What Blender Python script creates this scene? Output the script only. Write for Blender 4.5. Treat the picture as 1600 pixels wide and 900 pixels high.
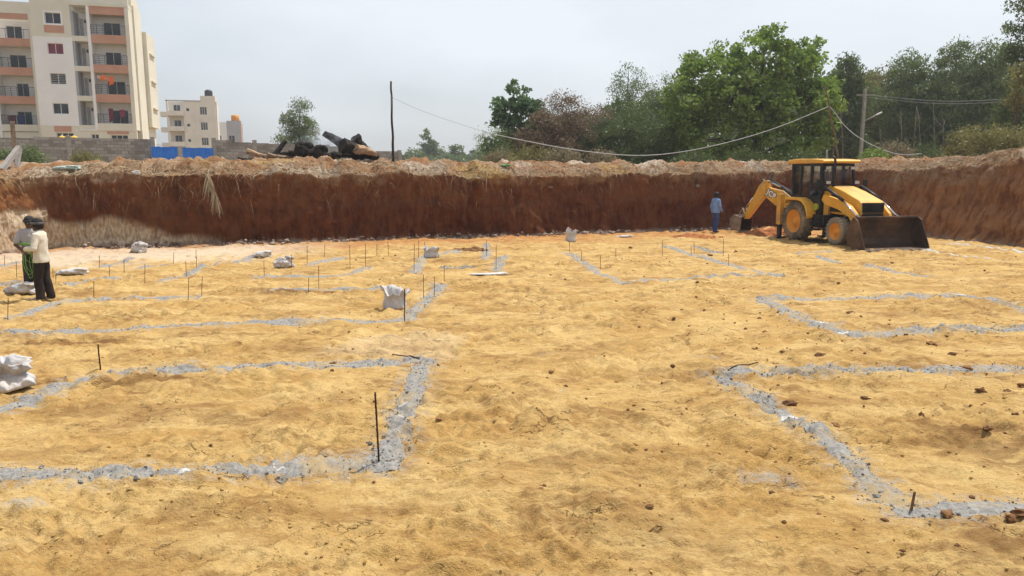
import bpy, bmesh, math, random
import numpy as np
from mathutils import Vector, Matrix, Euler
R = math.radians
random.seed(7)
scene = bpy.context.scene
for o in list(bpy.data.objects):
    bpy.data.objects.remove(o)
col = scene.collection

# ------------------------------------------------------------------ camera
F = 1164.0; PITCH = R(8.7); CAMZ = 2.5          # focal length in 1600-px units
cam_d = bpy.data.cameras.new('camera'); cam = bpy.data.objects.new('camera', cam_d); col.objects.link(cam)
cam.location = (0, 0, CAMZ); cam.rotation_euler = (R(90) - PITCH, 0, 0)
cam_d.sensor_width = 36; cam_d.lens = 36 * F / 1600; cam_d.clip_end = 3000; cam_d.clip_start = 0.05
scene.camera = cam
# ------------------------------------------------------------------ sky, sun, exposure
SUN_EL = R(66); SUN_AZ = R(50)                   # azimuth from +Y towards +X
world = bpy.data.worlds.new('World'); scene.world = world; world.use_nodes = True
wn = world.node_tree.nodes; wl = world.node_tree.links; wn.clear()
wo = wn.new('ShaderNodeOutputWorld'); bg = wn.new('ShaderNodeBackground'); sky = wn.new('ShaderNodeTexSky')
sky.sky_type = 'NISHITA'; sky.sun_disc = False; sky.sun_elevation = SUN_EL; sky.sun_rotation = SUN_AZ
sky.air_density = 1.0; sky.dust_density = 3.0; sky.ozone_density = 1.0
hs = wn.new('ShaderNodeHueSaturation'); hs.inputs['Saturation'].default_value = 0.62; hs.inputs['Value'].default_value = 1.0
veil = wn.new('ShaderNodeMix'); veil.data_type = 'RGBA'
tc = wn.new('ShaderNodeTexCoord'); mp = wn.new('ShaderNodeMapping'); mp.inputs['Scale'].default_value = (1.0, 1.0, 2.6)
nz = wn.new('ShaderNodeTexNoise'); nz.inputs['Scale'].default_value = 1.6; nz.inputs['Detail'].default_value = 4; nz.inputs['Roughness'].default_value = 0.5
mr = wn.new('ShaderNodeMapRange'); mr.inputs[1].default_value = 0.38; mr.inputs[2].default_value = 0.68; mr.inputs[3].default_value = 0.2; mr.inputs[4].default_value = 0.85
wl.new(tc.outputs['Generated'], mp.inputs[0]); wl.new(mp.outputs[0], nz.inputs['Vector']); wl.new(nz.outputs['Fac'], mr.inputs[0])
wl.new(sky.outputs[0], hs.inputs['Color']); wl.new(hs.outputs[0], veil.inputs[6]); veil.inputs[7].default_value = (6.7, 7.1, 7.5, 1)
wl.new(mr.outputs[0], veil.inputs[0]); wl.new(veil.outputs[2], bg.inputs[0]); wl.new(bg.outputs[0], wo.inputs[0])
bg.inputs[1].default_value = 0.112
sd = bpy.data.lights.new('sun', 'SUN'); sun = bpy.data.objects.new('sun', sd); col.objects.link(sun)
sd.energy = 4.0; sd.angle = R(0.6); sd.color = (1, 0.95, 0.87)
sdir = Vector((math.sin(SUN_AZ) * math.cos(SUN_EL), math.cos(SUN_AZ) * math.cos(SUN_EL), math.sin(SUN_EL)))
sun.rotation_euler = sdir.to_track_quat('Z', 'Y').to_euler()
vs = scene.view_settings; vs.view_transform = 'Standard'; vs.look = 'None'; vs.gamma = 1; vs.exposure = 0.29; vs.use_curve_mapping = False

# ------------------------------------------------------------------ numbers: noise, ground height, photo point -> place
_rng = np.random.RandomState(3)
_perm = _rng.permutation(256); _perm = np.concatenate([_perm, _perm, _perm])
_ga = _rng.rand(256) * 2 * np.pi; _gx = np.cos(_ga); _gy = np.sin(_ga)
def pn(x, y, seed=0):
    x = np.asarray(x, float) + seed * 17.31; y = np.asarray(y, float) + seed * 9.77
    xi = np.floor(x).astype(int); yi = np.floor(y).astype(int); xf = x - xi; yf = y - yi
    u = xf * xf * xf * (xf * (xf * 6 - 15) + 10); v = yf * yf * yf * (yf * (yf * 6 - 15) + 10)
    def g(ix, iy, dx, dy):
        h = _perm[_perm[ix & 255] + (iy & 255)]
        return _gx[h] * dx + _gy[h] * dy
    a = g(xi, yi, xf, yf); b = g(xi + 1, yi, xf - 1, yf); c = g(xi, yi + 1, xf, yf - 1); d = g(xi + 1, yi + 1, xf - 1, yf - 1)
    return ((a + (b - a) * u) * (1 - v) + (c + (d - c) * u) * v) * 1.5
def fbm(x, y, oct=4, seed=0, lac=2.03, gain=0.5):
    r = 0; a = 1.0
    for i in range(oct):
        r = r + a * pn(x * lac ** i, y * lac ** i, seed + i * 3); a *= gain
    return r
def sstep(a, b, x):
    t = np.clip((np.asarray(x, float) - a) / (b - a), 0, 1); return t * t * (3 - 2 * t)
def G(x, y):
    """height of the trodden pit floor"""
    x = np.asarray(x, float); y = np.asarray(y, float)
    wx = x + 0.25 * pn(x * .9, y * .9, 31); wy = y + 0.25 * pn(x * .9, y * .9, 32)
    h = 0.030 * fbm(wx * .33, wy * .5, 2, 1) + 0.042 * fbm(wx * 1.0, wy * 1.7, 3, 5)
    m = sstep(-0.25, 0.35, pn(x * .45, y * .6, 12))
    h = h + (0.45 + 0.75 * m) * 0.044 * fbm(wx * 2.7, wy * 3.8, 4, 9, gain=.55)
    h = h + 0.011 * fbm(wx * 12, wy * 14, 3, 15, gain=.6) * (0.4 + m)
    h = h + 0.075 * np.abs(pn(wx * 1.9, wy * 2.5, 55)) * (.12 + 1.1 * sstep(-.3, .3, pn(x * .38 + 7, y * .5, 57))) + 0.040 * np.abs(pn(wx * 4.4, wy * 5.6, 56)) * (.3 + m) - .022
    rd = 1 - np.abs(pn(wx * 1.3 + 3, wy * 1.9, 21)); h = h - 0.035 * sstep(.955, 1.0, rd) * sstep(0.0, .3, pn(x * .6, y * .6, 25))
    h = h - 0.022 * sstep(.15, .5, pn(x * 2.3, y * 2.9, 41)) * (0.3 + m)          # footprints and hollows
    return h
def ray(px, py):
    cx = (px - 800) / F; cy = (450 - py) / F
    return Vector((cx, math.cos(PITCH) + cy * math.sin(PITCH), -math.sin(PITCH) + cy * math.cos(PITCH)))
def gp(px, py, z=None):
    d = ray(px, py); t = -CAMZ / d.z; x, y = d.x * t, d.y * t
    return Vector((x, y, float(G(x, y)) if z is None else z))
def at(px, py, Y):
    d = ray(px, py); t = Y / d.y
    return Vector((d.x * t, Y, CAMZ + d.z * t))

# ------------------------------------------------------------------ object helpers
def tag(o, label=None, cat=None, group=None, kind=None):
    if label: o['label'] = label
    if cat: o['category'] = cat
    if group: o['group'] = group
    if kind: o['kind'] = kind
    return o
def empty(name, loc=(0, 0, 0), rz=0):
    o = bpy.data.objects.new(name, None); col.objects.link(o); o.location = loc; o.rotation_euler = (0, 0, rz); o.empty_display_size = .2
    return o
def link_mesh(name, me, mat, parent=None):
    o = bpy.data.objects.new(name, me); col.objects.link(o)
    if mat: 
        me.materials.clear(); me.materials.append(mat)
    if parent: o.parent = parent
    return o
def dup(o, parent=None):
    c = o.copy(); col.objects.link(c); c.parent = parent
    for ch in list(o.children): dup(ch, c)
    return c
def np_mesh(name, v, f, smooth=True):
    """v (n,3), f (m,k) arrays"""
    me = bpy.data.meshes.new(name); v = np.ascontiguousarray(v, np.float32); f = np.ascontiguousarray(f, np.int32); k = f.shape[1]
    me.vertices.add(len(v)); me.vertices.foreach_set('co', v.ravel())
    me.loops.add(f.size); me.loops.foreach_set('vertex_index', f.ravel())
    me.polygons.add(len(f)); me.polygons.foreach_set('loop_start', np.arange(0, f.size, k, dtype=np.int32))
    me.polygons.foreach_set('use_smooth', np.full(len(f), smooth))
    me.update(calc_edges=True); return me
def attr(me, name, vals):
    a = me.attributes.new(name, 'FLOAT', 'POINT'); a.data.foreach_set('value', np.ascontiguousarray(vals, np.float32).ravel())
def grid_faces(nr, nc, flip=False):
    i = np.arange(nr - 1)[:, None] * nc + np.arange(nc - 1)[None]; i = i.ravel()
    f = np.stack([i, i + 1, i + nc + 1, i + nc], 1)
    return f[:, ::-1] if flip else f

class MB:
    def __init__(s): s.v = []; s.f = []; s.sm = []
    def add(s, vs, fs, sm=False):
        b = len(s.v); s.v += [tuple(p) for p in vs]; s.f += [[b + i for i in q] for q in fs]; s.sm += [sm] * len(fs); return s
    def box(s, c, d, rot=None, top=None):
        x, y, z = d[0] / 2, d[1] / 2, d[2] / 2; k = top or (1, 1)
        P = [Vector(p) for p in ((-x, -y, -z), (x, -y, -z), (x, y, -z), (-x, y, -z), (-x * k[0], -y * k[1], z), (x * k[0], -y * k[1], z), (x * k[0], y * k[1], z), (-x * k[0], y * k[1], z))]
        if rot is not None: P = [rot @ p for p in P]
        return s.add([p + Vector(c) for p in P], [(3, 2, 1, 0), (4, 5, 6, 7), (0, 1, 5, 4), (1, 2, 6, 5), (2, 3, 7, 6), (3, 0, 4, 7)])
    def bb(s, x0, x1, y0, y1, z0, z1): return s.box(((x0 + x1) / 2, (y0 + y1) / 2, (z0 + z1) / 2), (abs(x1 - x0), abs(y1 - y0), abs(z1 - z0)))
    def bar(s, p, q, w, h, up=(0, 0, 1)):
        p = Vector(p); q = Vector(q); d = q - p; L = d.length; d.normalize(); side = d.cross(Vector(up))
        if side.length < 1e-4: side = Vector((1, 0, 0))
        side.normalize(); u = side.cross(d)
        return s.box((p + q) / 2, (L, w, h), Matrix((d, side, u)).transposed())
    def tube(s, pts, rad, n=8, caps=True, sm=True):
        pts = [Vector(p) for p in pts]; m = len(pts)
        if not hasattr(rad, '__len__'): rad = [rad] * m
        vs = []; prev = None
        for i, p in enumerate(pts):
            d = (pts[min(i + 1, m - 1)] - pts[max(i - 1, 0)]).normalized()
            a = prev if prev is not None else (Vector((0, 0, 1)) if abs(d.z) < .9 else Vector((1, 0, 0)))
            a = a - d * a.dot(d)
            if a.length < 1e-5: a = d.orthogonal()
            a.normalize(); b = d.cross(a); prev = a
            r = rad[i]; rx, ry = r if hasattr(r, '__len__') else (r, r)
            vs += [p + a * (math.cos(t) * rx) + b * (math.sin(t) * ry) for t in [2 * math.pi * k / n for k in range(n)]]
        fs = [(i * n + k, i * n + (k + 1) % n, (i + 1) * n + (k + 1) % n, (i + 1) * n + k) for i in range(m - 1) for k in range(n)]
        s.add(vs, fs, sm)
        if caps:
            b = len(s.v) - len(vs); s.f += [[b + k for k in reversed(range(n))], [b + (m - 1) * n + k for k in range(n)]]; s.sm += [False, False]
        return s
    def capsule(s, p, q, r0, r1, n=10):
        p = Vector(p); q = Vector(q); d = (q - p); d = d.normalized() if d.length > 1e-6 else Vector((0, 0, 1)); P = []; Rr = []
        for a in (-80, -50, -20): P.append(p + d * (r0 * math.sin(R(a)))); Rr.append(r0 * math.cos(R(a)))
        for a in (20, 50, 80): P.append(q + d * (r1 * math.sin(R(a)))); Rr.append(r1 * math.cos(R(a)))
        return s.tube(P, Rr, n)
    def ell(s, c, r, n=14, m=9, rot=None):
        vs = []; c = Vector(c)
        for i in range(1, m):
            t = math.pi * i / m
            for k in range(n):
                a = 2 * math.pi * k / n; p = Vector((r[0] * math.sin(t) * math.cos(a), r[1] * math.sin(t) * math.sin(a), r[2] * math.cos(t)))
                vs.append(c + (rot @ p if rot is not None else p))
        t_ = Vector((0, 0, r[2])); b_ = -t_
        if rot is not None: t_ = rot @ t_; b_ = rot @ b_
        vs += [c + t_, c + b_]; N = len(vs)
        fs = [(i * n + k, (i + 1) * n + k, (i + 1) * n + (k + 1) % n, i * n + (k + 1) % n) for i in range(m - 2) for k in range(n)]
        fs += [(N - 2, k, (k + 1) % n) for k in range(n)] + [(N - 1, (m - 2) * n + (k + 1) % n, (m - 2) * n + k) for k in range(n)]
        return s.add(vs, fs, True)
    def loft(s, rings, n=16):
        """rings: (x, y, z, rx, ry) horizontal ellipses bottom to top, capped"""
        vs = [(x + rx * math.cos(2 * math.pi * k / n), y + ry * math.sin(2 * math.pi * k / n), z) for x, y, z, rx, ry in rings for k in range(n)]
        m = len(rings)
        fs = [(i * n + k, i * n + (k + 1) % n, (i + 1) * n + (k + 1) % n, (i + 1) * n + k) for i in range(m - 1) for k in range(n)]
        fs += [tuple(reversed(range(n))), tuple((m - 1) * n + k for k in range(n))]
        return s.add(vs, fs, True)
    def prism(s, poly, y0, y1, f=lambda x, y, z: (x, y, z)):
        """polygon in (x, z), counter-clockwise seen from -y, from y0 to y1"""
        n = len(poly); vs = [f(x, y0, z) for x, z in poly] + [f(x, y1, z) for x, z in poly]
        fs = [tuple(range(n)), tuple(reversed(range(n, 2 * n)))] + [(k, k + n, (k + 1) % n + n, (k + 1) % n) for k in range(n)]
        return s.add(vs, fs)
    def lathe(s, prof, c, n=24, sm=True):
        """profile (r, y) turned about the y axis through c"""
        m = len(prof); c = Vector(c)
        vs = [c + Vector((r * math.cos(2 * math.pi * k / n), y, r * math.sin(2 * math.pi * k / n))) for r, y in prof for k in range(n)]
        fs = [(i * n + k, i * n + (k + 1) % n, (i + 1) * n + (k + 1) % n, (i + 1) * n + k) for i in range(m - 1) for k in range(n)]
        return s.add(vs, fs, sm)
    def mesh(s, name):
        me = bpy.data.meshes.new(name); me.from_pydata(s.v, [], s.f); me.polygons.foreach_set('use_smooth', s.sm); me.update(); return me
    def build(s, name, mat, parent=None, bevel=0, fix=False):
        me = s.mesh(name)
        if fix:
            bm = bmesh.new(); bm.from_mesh(me); bmesh.ops.recalc_face_normals(bm, faces=bm.faces[:]); bm.to_mesh(me); bm.free()
        o = link_mesh(name, me, mat, parent)
        if bevel:
            m = o.modifiers.new('bevel', 'BEVEL'); m.width = bevel; m.segments = 2; m.limit_method = 'ANGLE'; m.angle_limit = R(40)
        return o
def fused(mb, name, mat, parent=None, voxel=.012, smooth=4, wob=0.0, wsc=14.0, seed=0, stretch=.5):
    """overlapping closed shapes grown into one continuous surface"""
    me = mb.mesh(name + '_raw'); t = bpy.data.objects.new('t', me); col.objects.link(t)
    m = t.modifiers.new('r', 'REMESH'); m.mode = 'VOXEL'; m.voxel_size = voxel; m.use_smooth_shade = True
    if smooth:
        m = t.modifiers.new('s', 'SMOOTH'); m.iterations = smooth; m.factor = .5
    bpy.context.view_layer.update(); dg = bpy.context.evaluated_depsgraph_get()
    out = bpy.data.meshes.new_from_object(t.evaluated_get(dg)); out.name = name
    bpy.data.objects.remove(t); bpy.data.meshes.remove(me)
    if wob:
        n = len(out.vertices); co = np.empty(n * 3); out.vertices.foreach_get('co', co); co = co.reshape(-1, 3)
        no = np.empty(n * 3); out.vertices.foreach_get('normal', no); no = no.reshape(-1, 3)
        d = fbm(co[:, 0] * wsc + co[:, 1] * wsc * .7, co[:, 2] * wsc * stretch + co[:, 1] * wsc * .6, 3, seed)
        rdg = 1 - 2 * np.abs(pn(co[:, 0] * wsc * .8 - co[:, 1] * wsc * .8, co[:, 2] * wsc * stretch * .8 + co[:, 0] * wsc * .4, seed + 7))
        co = co + no * (wob * (d * .6 + rdg * .6))[:, None]; out.vertices.foreach_set('co', co.ravel()); out.update()
    out.polygons.foreach_set('use_smooth', [True] * len(out.polygons))
    return link_mesh(name, out, mat, parent)

# ------------------------------------------------------------------ material helpers
class NT:
    def __init__(s, name):
        s.m = bpy.data.materials.new(name); s.m.use_nodes = True; s.t = s.m.node_tree; s.t.nodes.clear()
        s.out = s.t.nodes.new('ShaderNodeOutputMaterial')
    def n(s, ty, **kw):
        nd = s.t.nodes.new('ShaderNode' + ty)
        for k, v in kw.items():
            if k.startswith('i_'): nd.inputs[int(k[2:]) if k[2:].isdigit() else k[2:]].default_value = v
            else: setattr(nd, k, v)
        return nd
    def l(s, a, b): s.t.links.new(a, b)
    def noise(s, vec, scale, detail=4, rough=.55, dist=0.0):
        nd = s.n('TexNoise'); nd.inputs['Scale'].default_value = scale; nd.inputs['Detail'].default_value = detail; nd.inputs['Roughness'].default_value = rough; nd.inputs['Distortion'].default_value = dist
        s.l(vec, nd.inputs['Vector']); return nd.outputs['Fac']
    def ramp(s, fac, a, b, lo=0.0, hi=1.0):
        nd = s.n('MapRange'); nd.interpolation_type = 'SMOOTHSTEP'
        for i, v in ((1, a), (2, b), (3, lo), (4, hi)): nd.inputs[i].default_value = v
        s.l(fac, nd.inputs[0]); return nd.outputs[0]
    def mix(s, fac, a, b, mode='MIX'):
        nd = s.n('Mix', data_type='RGBA', blend_type=mode)
        for sock, v in ((nd.inputs[0], fac), (nd.inputs[6], a), (nd.inputs[7], b)):
            if isinstance(v, (int, float)): sock.default_value = v
            elif isinstance(v, tuple): sock.default_value = v + (1,) if len(v) == 3 else v
            else: s.l(v, sock)
        return nd.outputs[2]
    def math(s, op, a, b=0.0):
        nd = s.n('Math', operation=op)
        for sock, v in ((nd.inputs[0], a), (nd.inputs[1], b)):
            if isinstance(v, (int, float)): sock.default_value = v
            else: s.l(v, sock)
        return nd.outputs[0]
    def bump(s, h, strength=.5, dist=.02, normal=None):
        nd = s.n('Bump'); nd.inputs['Strength'].default_value = strength; nd.inputs['Distance'].default_value = dist; s.l(h, nd.inputs['Height'])
        if normal is not None: s.l(normal, nd.inputs['Normal'])
        return nd.outputs[0]
    def done(s, colr, rough=.8, metal=0.0, normal=None, spec=.3, **kw):
        b = s.n('BsdfPrincipled')
        for nm, v in (('Base Color', colr), ('Roughness', rough), ('Metallic', metal)):
            if isinstance(v, (int, float)): b.inputs[nm].default_value = v
            elif isinstance(v, tuple): b.inputs[nm].default_value = v + (1,)
            else: s.l(v, b.inputs[nm])
        b.inputs['Specular IOR Level'].default_value = spec
        for k, v in kw.items(): b.inputs[k].default_value = v
        if normal is not None: s.l(normal, b.inputs['Normal'])
        s.l(b.outputs[0], s.out.inputs[0]); return s.m
def worn(name, c1, c2, scale=3.0, rough=.7, metal=0.0, bump=.2, dist=.01, bscale=None, dirt=None, dirt_amt=(.55, .75), spec=.3):
    """a painted, woven or earthy surface: two tones, optional dirt tone, fine relief"""
    t = NT(name); g = t.n('TexCoord').outputs['Object']
    c = t.mix(t.ramp(t.noise(g, scale, 6, .6), .35, .65), c1, c2)
    if dirt: c = t.mix(t.ramp(t.noise(g, scale * .6, 7, .65, .4), dirt_amt[0], dirt_amt[1]), c, dirt)
    return t.done(c, rough, metal, t.bump(t.noise(g, bscale or scale * 8, 4), bump, dist), spec)
def glassy(name, tint=(.03, .04, .045), rough=.06):
    t = NT(name); g = t.n('TexCoord').outputs['Object']
    return t.done(t.mix(t.ramp(t.noise(g, .9, 3), .4, .6), tint, tuple(x * 2.2 for x in tint)), rough, 0, None, .35)

# ================================================================== THE SETTING
# ---- pit floor
def floor_material():
    t = NT('pit_floor_soil'); g = t.n('NewGeometry').outputs['Position']
    mpn = t.n('Mapping'); mpn.inputs['Scale'].default_value = (1, 1.7, 1); t.l(g, mpn.inputs[0]); gs = mpn.outputs[0]
    c = t.mix(t.ramp(t.noise(gs, .7, 8, .62), .36, .66), (.49, .300, .102), (.625, .435, .180))
    c = t.mix(t.ramp(t.noise(gs, 3.2, 6, .6, .3), .50, .70, 0, .55), c, (.41, .245, .075))
    c = t.mix(t.ramp(t.noise(gs, .9, 10, .74, .8), .485, .645, 0, .82), c, (.27, .145, .050)); c = t.mix(t.ramp(t.noise(gs, 2.6, 9, .75, .9), .54, .68, 0, .7), c, (.21, .11, .042))
    c = t.mix(t.ramp(t.noise(gs, 7.5, 8, .7, .4), .60, .74, 0, .6), c, (.22, .12, .045))
    c = t.mix(t.ramp(t.noise(gs, .45, 5, .6, .2), .60, .78, 0, .45), c, (.62, .47, .27))
    c = t.mix(t.ramp(t.noise(g, 26, 5, .7), .40, .75, 0, .45), c, (.25, .145, .055)); c = t.mix(t.ramp(t.noise(g, 55, 4, .7), .58, .72, 0, .5), c, (.16, .085, .035))
    crk = t.noise(gs, 1.7, 5, .55, .25); crk = t.math('ABSOLUTE', t.math('SUBTRACT', crk, .5)); crk = t.math('MULTIPLY', t.ramp(crk, .0, .010, 1, 0), t.ramp(t.noise(g, 1.1, 3), .52, .6)); c = t.mix(t.math('MULTIPLY', crk, .8), c, (.13, .07, .03))
    c = t.mix(t.ramp(t.noise(gs, 5.0, 7, .72, .4), .32, .50, .55, 0), c, (.67, .485, .215))
    a = t.n('Attribute', attribute_name='red').outputs['Fac']; b = t.n('Attribute', attribute_name='pale').outputs['Fac']; d = t.n('Attribute', attribute_name='dark').outputs['Fac']
    e = t.n('Attribute', attribute_name='dust').outputs['Fac']
    mp2 = t.n('Mapping'); mp2.inputs['Scale'].default_value = (.5, 1.6, 1); t.l(g, mp2.inputs[0]); c = t.mix(t.ramp(t.noise(mp2.outputs[0], .8, 9, .72, .5), .50, .66, 0, .42), c, (.27, .14, .05))  # long brown streaks: shading of the uneven floor put into its colour
    c = t.mix(a, c, t.mix(t.ramp(t.noise(gs, 2, 5), .4, .6), (.36, .145, .05), (.46, .23, .085)))
    c = t.mix(b, c, (.66, .58, .46))
    c = t.mix(d, c, (.19, .095, .035))
    c = t.mix(t.math('MULTIPLY', e, t.ramp(t.noise(g, 9, 6, .7), .42, .62)), c, (.40, .38, .34))
    h = t.math('ADD', t.noise(gs, 9, 8, .72), t.math('MULTIPLY', t.noise(g, 60, 3, .6), .30)); h = t.math('SUBTRACT', h, t.math('MULTIPLY', crk, .35))
    return t.done(c, .95, 0, t.bump(h, .9, .055), .12)
M_floor = floor_material()
rows = [-14, -8, -3, 0.5, 2.4]; y = 3.2
while y < 36.5: rows.append(y); y *= 1.0038
rows = np.array(rows); nr = len(rows); nc = 640
hw = np.minimum(0.80 * np.abs(rows) + 3.0, 23.5); hw[:5] = 23.5
u = np.linspace(-1, 1, nc)
GX = hw[:, None] * u[None]; GY = np.repeat(rows[:, None], nc, 1)
GZ = G(GX, GY)
fr_ = np.random.RandomState(19)
for q in range(520):          # footprints and heel dents trodden into the soft soil
    fy_ = 3.8 + 16 * fr_.rand() ** 1.5; fx_ = fr_.uniform(-1, 1) * (.72 * fy_ + .5); fa = fr_.normal(.9, .9); rx_, ry_ = fr_.uniform(.10, .17), fr_.uniform(.045, .075); dp = fr_.uniform(.010, .026)
    j0, j1 = np.searchsorted(rows, [fy_ - .3, fy_ + .3]); c0, c1 = np.searchsorted(u, [(fx_ - .3) / hw[j0], (fx_ + .3) / hw[j0]]); sl = np.s_[j0:j1, c0:c1]
    ax_, ay_ = GX[sl] - fx_, GY[sl] - fy_; qx = (ax_ * math.cos(fa) + ay_ * math.sin(fa)) / rx_; qy = (-ax_ * math.sin(fa) + ay_ * math.cos(fa)) / ry_; rq = np.hypot(qx, qy)
    GZ[sl] += -dp * sstep(1.1, .7, rq) + dp * .55 * sstep(.3, 0, np.abs(rq - 1.25))
me = np_mesh('pit_floor', np.stack([GX, GY, GZ], -1).reshape(-1, 3), grid_faces(nr, nc))
X, Y = GX, GY
farline = lambda x: 31.0 + 0.36 * (x + 2.5) * 1.0      # rough plan line of the far cut
fy = np.interp(X, [-16, -9.3, -2.5, 5.6, 10, 15.5, 18], [24.8, 27.1, 29.6, 32.6, 33.7, 34.8, 30])
nzb = fbm(X * .5, Y * .7, 4, 50)
red = sstep(4.8, 0.6, fy - Y + nzb * 2.2) * .75 + .55 * sstep(.1, .5, nzb) * sstep(-9, -14, X) * sstep(15, 19, Y)
pale = sstep(3.6, 1.0, np.abs(fy - 3.2 - Y) + nzb * 1.3) * sstep(-5, -9.5, X) * .6
pale = np.maximum(pale, .22 * sstep(.35, .0, np.abs(np.hypot((X - .2 + 1.9) / 1.2, (Y - 11) / .9)) - .6 + nzb * .8) * .8)
dark = np.zeros_like(X)
for (px, py, rx, ry, s) in ((100, 533, 1.0, .3, .85), (210, 600, .6, .35, .7), (450, 456, 1.0, .4, .95), (170, 640, .8, .25, .4), (1530, 690, .9, .5, .55), (1590, 855, .5, .35, .6), (430, 650, .5, .2, .3), (1010, 830, .7, .3, .3), (330, 800, .5, .25, .35), (1420, 490, 1.2, .5, .35), (700, 405, 2, .8, .3)):
    p = gp(px, py, 0); q = np.hypot((X - p.x) / rx, (Y - p.y) / ry)
    dark = np.maximum(dark, s * sstep(1.2, .3, q + .9 * fbm(X * 2.5, Y * 5, 4, 61)))
dust = np.zeros_like(X)
for nm, vals in (('red', np.clip(red, 0, 1)), ('pale', np.clip(pale, 0, 1)), ('dark', dark)): attr(me, nm, vals)
pit_floor = link_mesh('pit_floor', me, M_floor); tag(pit_floor, kind='structure')
FLOOR = dict(X=X, Y=Y, me=me)

# ---- the cut faces of the pit with the spoil bank on their rim
CT = np.array([  # x, y, z of the cut edge, z of the spoil on top
    (-17.0, -14, 2.5, 2.9), (-16.6, 6, 2.5, 2.9), (-16.4, 14, 2.48, 2.82), (-16.3, 20, 2.42, 2.62), (-16.25, 23.4, 2.42, 2.60), (-16.2, 24.3, 2.42, 2.60), (-15.95, 24.75, 2.42, 2.62), (-15.2, 25.1, 2.44, 2.68), (-13.9, 25.6, 2.48, 2.90),
    (-9.3, 27.1, 2.46, 2.90), (-6, 28.35, 2.44, 2.98), (-2.5, 29.6, 2.44, 2.88), (1.5, 31.1, 2.42, 2.84), (5.6, 32.6, 2.42, 2.86), (10.1, 33.9, 2.55, 2.96), (13.5, 34.9, 2.6, 3.02),
    (15.2, 34.6, 2.66, 3.10), (16.2, 32.2, 2.66, 3.15), (16.9, 29.3, 2.78, 3.30), (17.6, 26.2, 3.10, 3.78), (18.2, 22, 3.35, 4.15), (19, 12, 3.2, 3.9), (20, -14, 3.1, 3.8)])
def chaikin(P, n=2):
    for _ in range(n):
        Q = [P[0]]
        for a, b in zip(P[:-1], P[1:]): Q += [a * .75 + b * .25, a * .25 + b * .75]
        P = np.array(Q + [P[-1]])
    return P
CP = chaikin(CT, 2); seg = np.hypot(*np.diff(CP[:, :2], axis=0).T); S = np.concatenate([[0], np.cumsum(seg)])
def fine(yv): return yv > 15
ss = [0.0]
while ss[-1] < S[-1]:
    yv = np.interp(ss[-1], S, CP[:, 1]); ss.append(ss[-1] + (.045 if fine(yv) else .6))
ss = np.array(ss); CX, CY, ZC, ZB = [np.interp(ss, S, CP[:, i]) for i in range(4)]
sm = np.linspace(0, S[-1], 400); txs = np.gradient(np.interp(sm, S, CP[:, 0])); tys = np.gradient(np.interp(sm, S, CP[:, 1]))
ker = np.ones(5) / 5; txs = np.convolve(np.pad(txs, 2, 'edge'), ker, 'valid'); tys = np.convolve(np.pad(tys, 2, 'edge'), ker, 'valid')
TX = np.interp(ss, sm, txs); TY = np.interp(ss, sm, tys); L = np.hypot(TX, TY); NX, NY = -TY / L, TX / L      # outwards, away from the pit
ns = len(ss)
ZC = ZC + .15 * fbm(ss * .7, ss * 0 + 3, 5, 70, gain=.6)
nw = 62; tt = np.linspace(0, 1, nw)[:, None]
Zw = -.2 + tt * (ZC[None] + .2); Sg = np.repeat(ss[None], nw, 0)
whitezone = sstep(-10.0, -12.0, CX)[None] * sstep(.20, -.16, (Zw - (.86 + .3 * fbm(Sg * .45, Zw * .3, 3, 77) + np.where(CX < -15.5, .35, 0)[None] - .6 * sstep(-14, -10.5, CX)[None])))
D = .20 * fbm(Sg * .33, Zw * .35, 3, 71) + .12 * fbm(Sg * 1.3, Zw * 1.1, 4, 72) + .028 * fbm(Sg * 7, Zw * 1.1, 3, 73) + .02 * fbm(Sg * 9, Zw * 8, 3, 74)
D = D + .018 * np.abs(np.sin(Sg * math.pi / .21 + 3.5 * fbm(Sg * .9, Zw * .9, 2, 75))) * (.3 + whitezone * 1.3) * sstep(-.4, .3, fbm(Sg * .7, Zw * .9, 2, 76))
gro = 1 - np.abs(pn(Sg * 3.6 + .5 * pn(Sg, Zw * .7, 181), Zw * .22, 182)) * 2; D = D + .05 * np.clip(gro, 0, 1) ** 2 * (.4 + .6 * sstep(-.3, .3, pn(Sg * .3, Zw * .4, 183))) * sstep(1.0, .85, tt)
ledge = 1.25 + .45 * fbm(Sg * .22, Sg * 0 + 2, 3, 184); D = D - .13 * sstep(.12, -.12, Zw - ledge) * 0 + .12 * sstep(-.15, .15, Zw - ledge)
D = D + .05 * sstep(.1, .5, fbm(Sg * 2.2, Zw * 2.6, 3, 176)) - .04 * sstep(.15, .5, fbm(Sg * 3.4, Zw * 1.9, 3, 177))
slide = sstep(.25, .6, fbm(Sg * .5 + 9, Zw * .6, 3, 78)); D = D + slide * .10 * (1 - tt)
D = D - .16 * sstep(.35, -.2, Zw) * (1 + pn(Sg * .9, Zw * 0, 79))           # crumbled foot
D = D - .22 * sstep(.62, 1, tt + .25 * fbm(Sg * 1.1, Zw, 3, 180)) * sstep(-.2, .5, pn(Sg * .8, Zw * 0, 80))     # slight lip
slp = sstep(15.6, 17.5, CX)[None] * .30
out = (.05 + slp) * np.maximum(Zw, 0) + D
WX = CX[None] + NX[None] * out; WY = CY[None] + NY[None] * out
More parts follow.
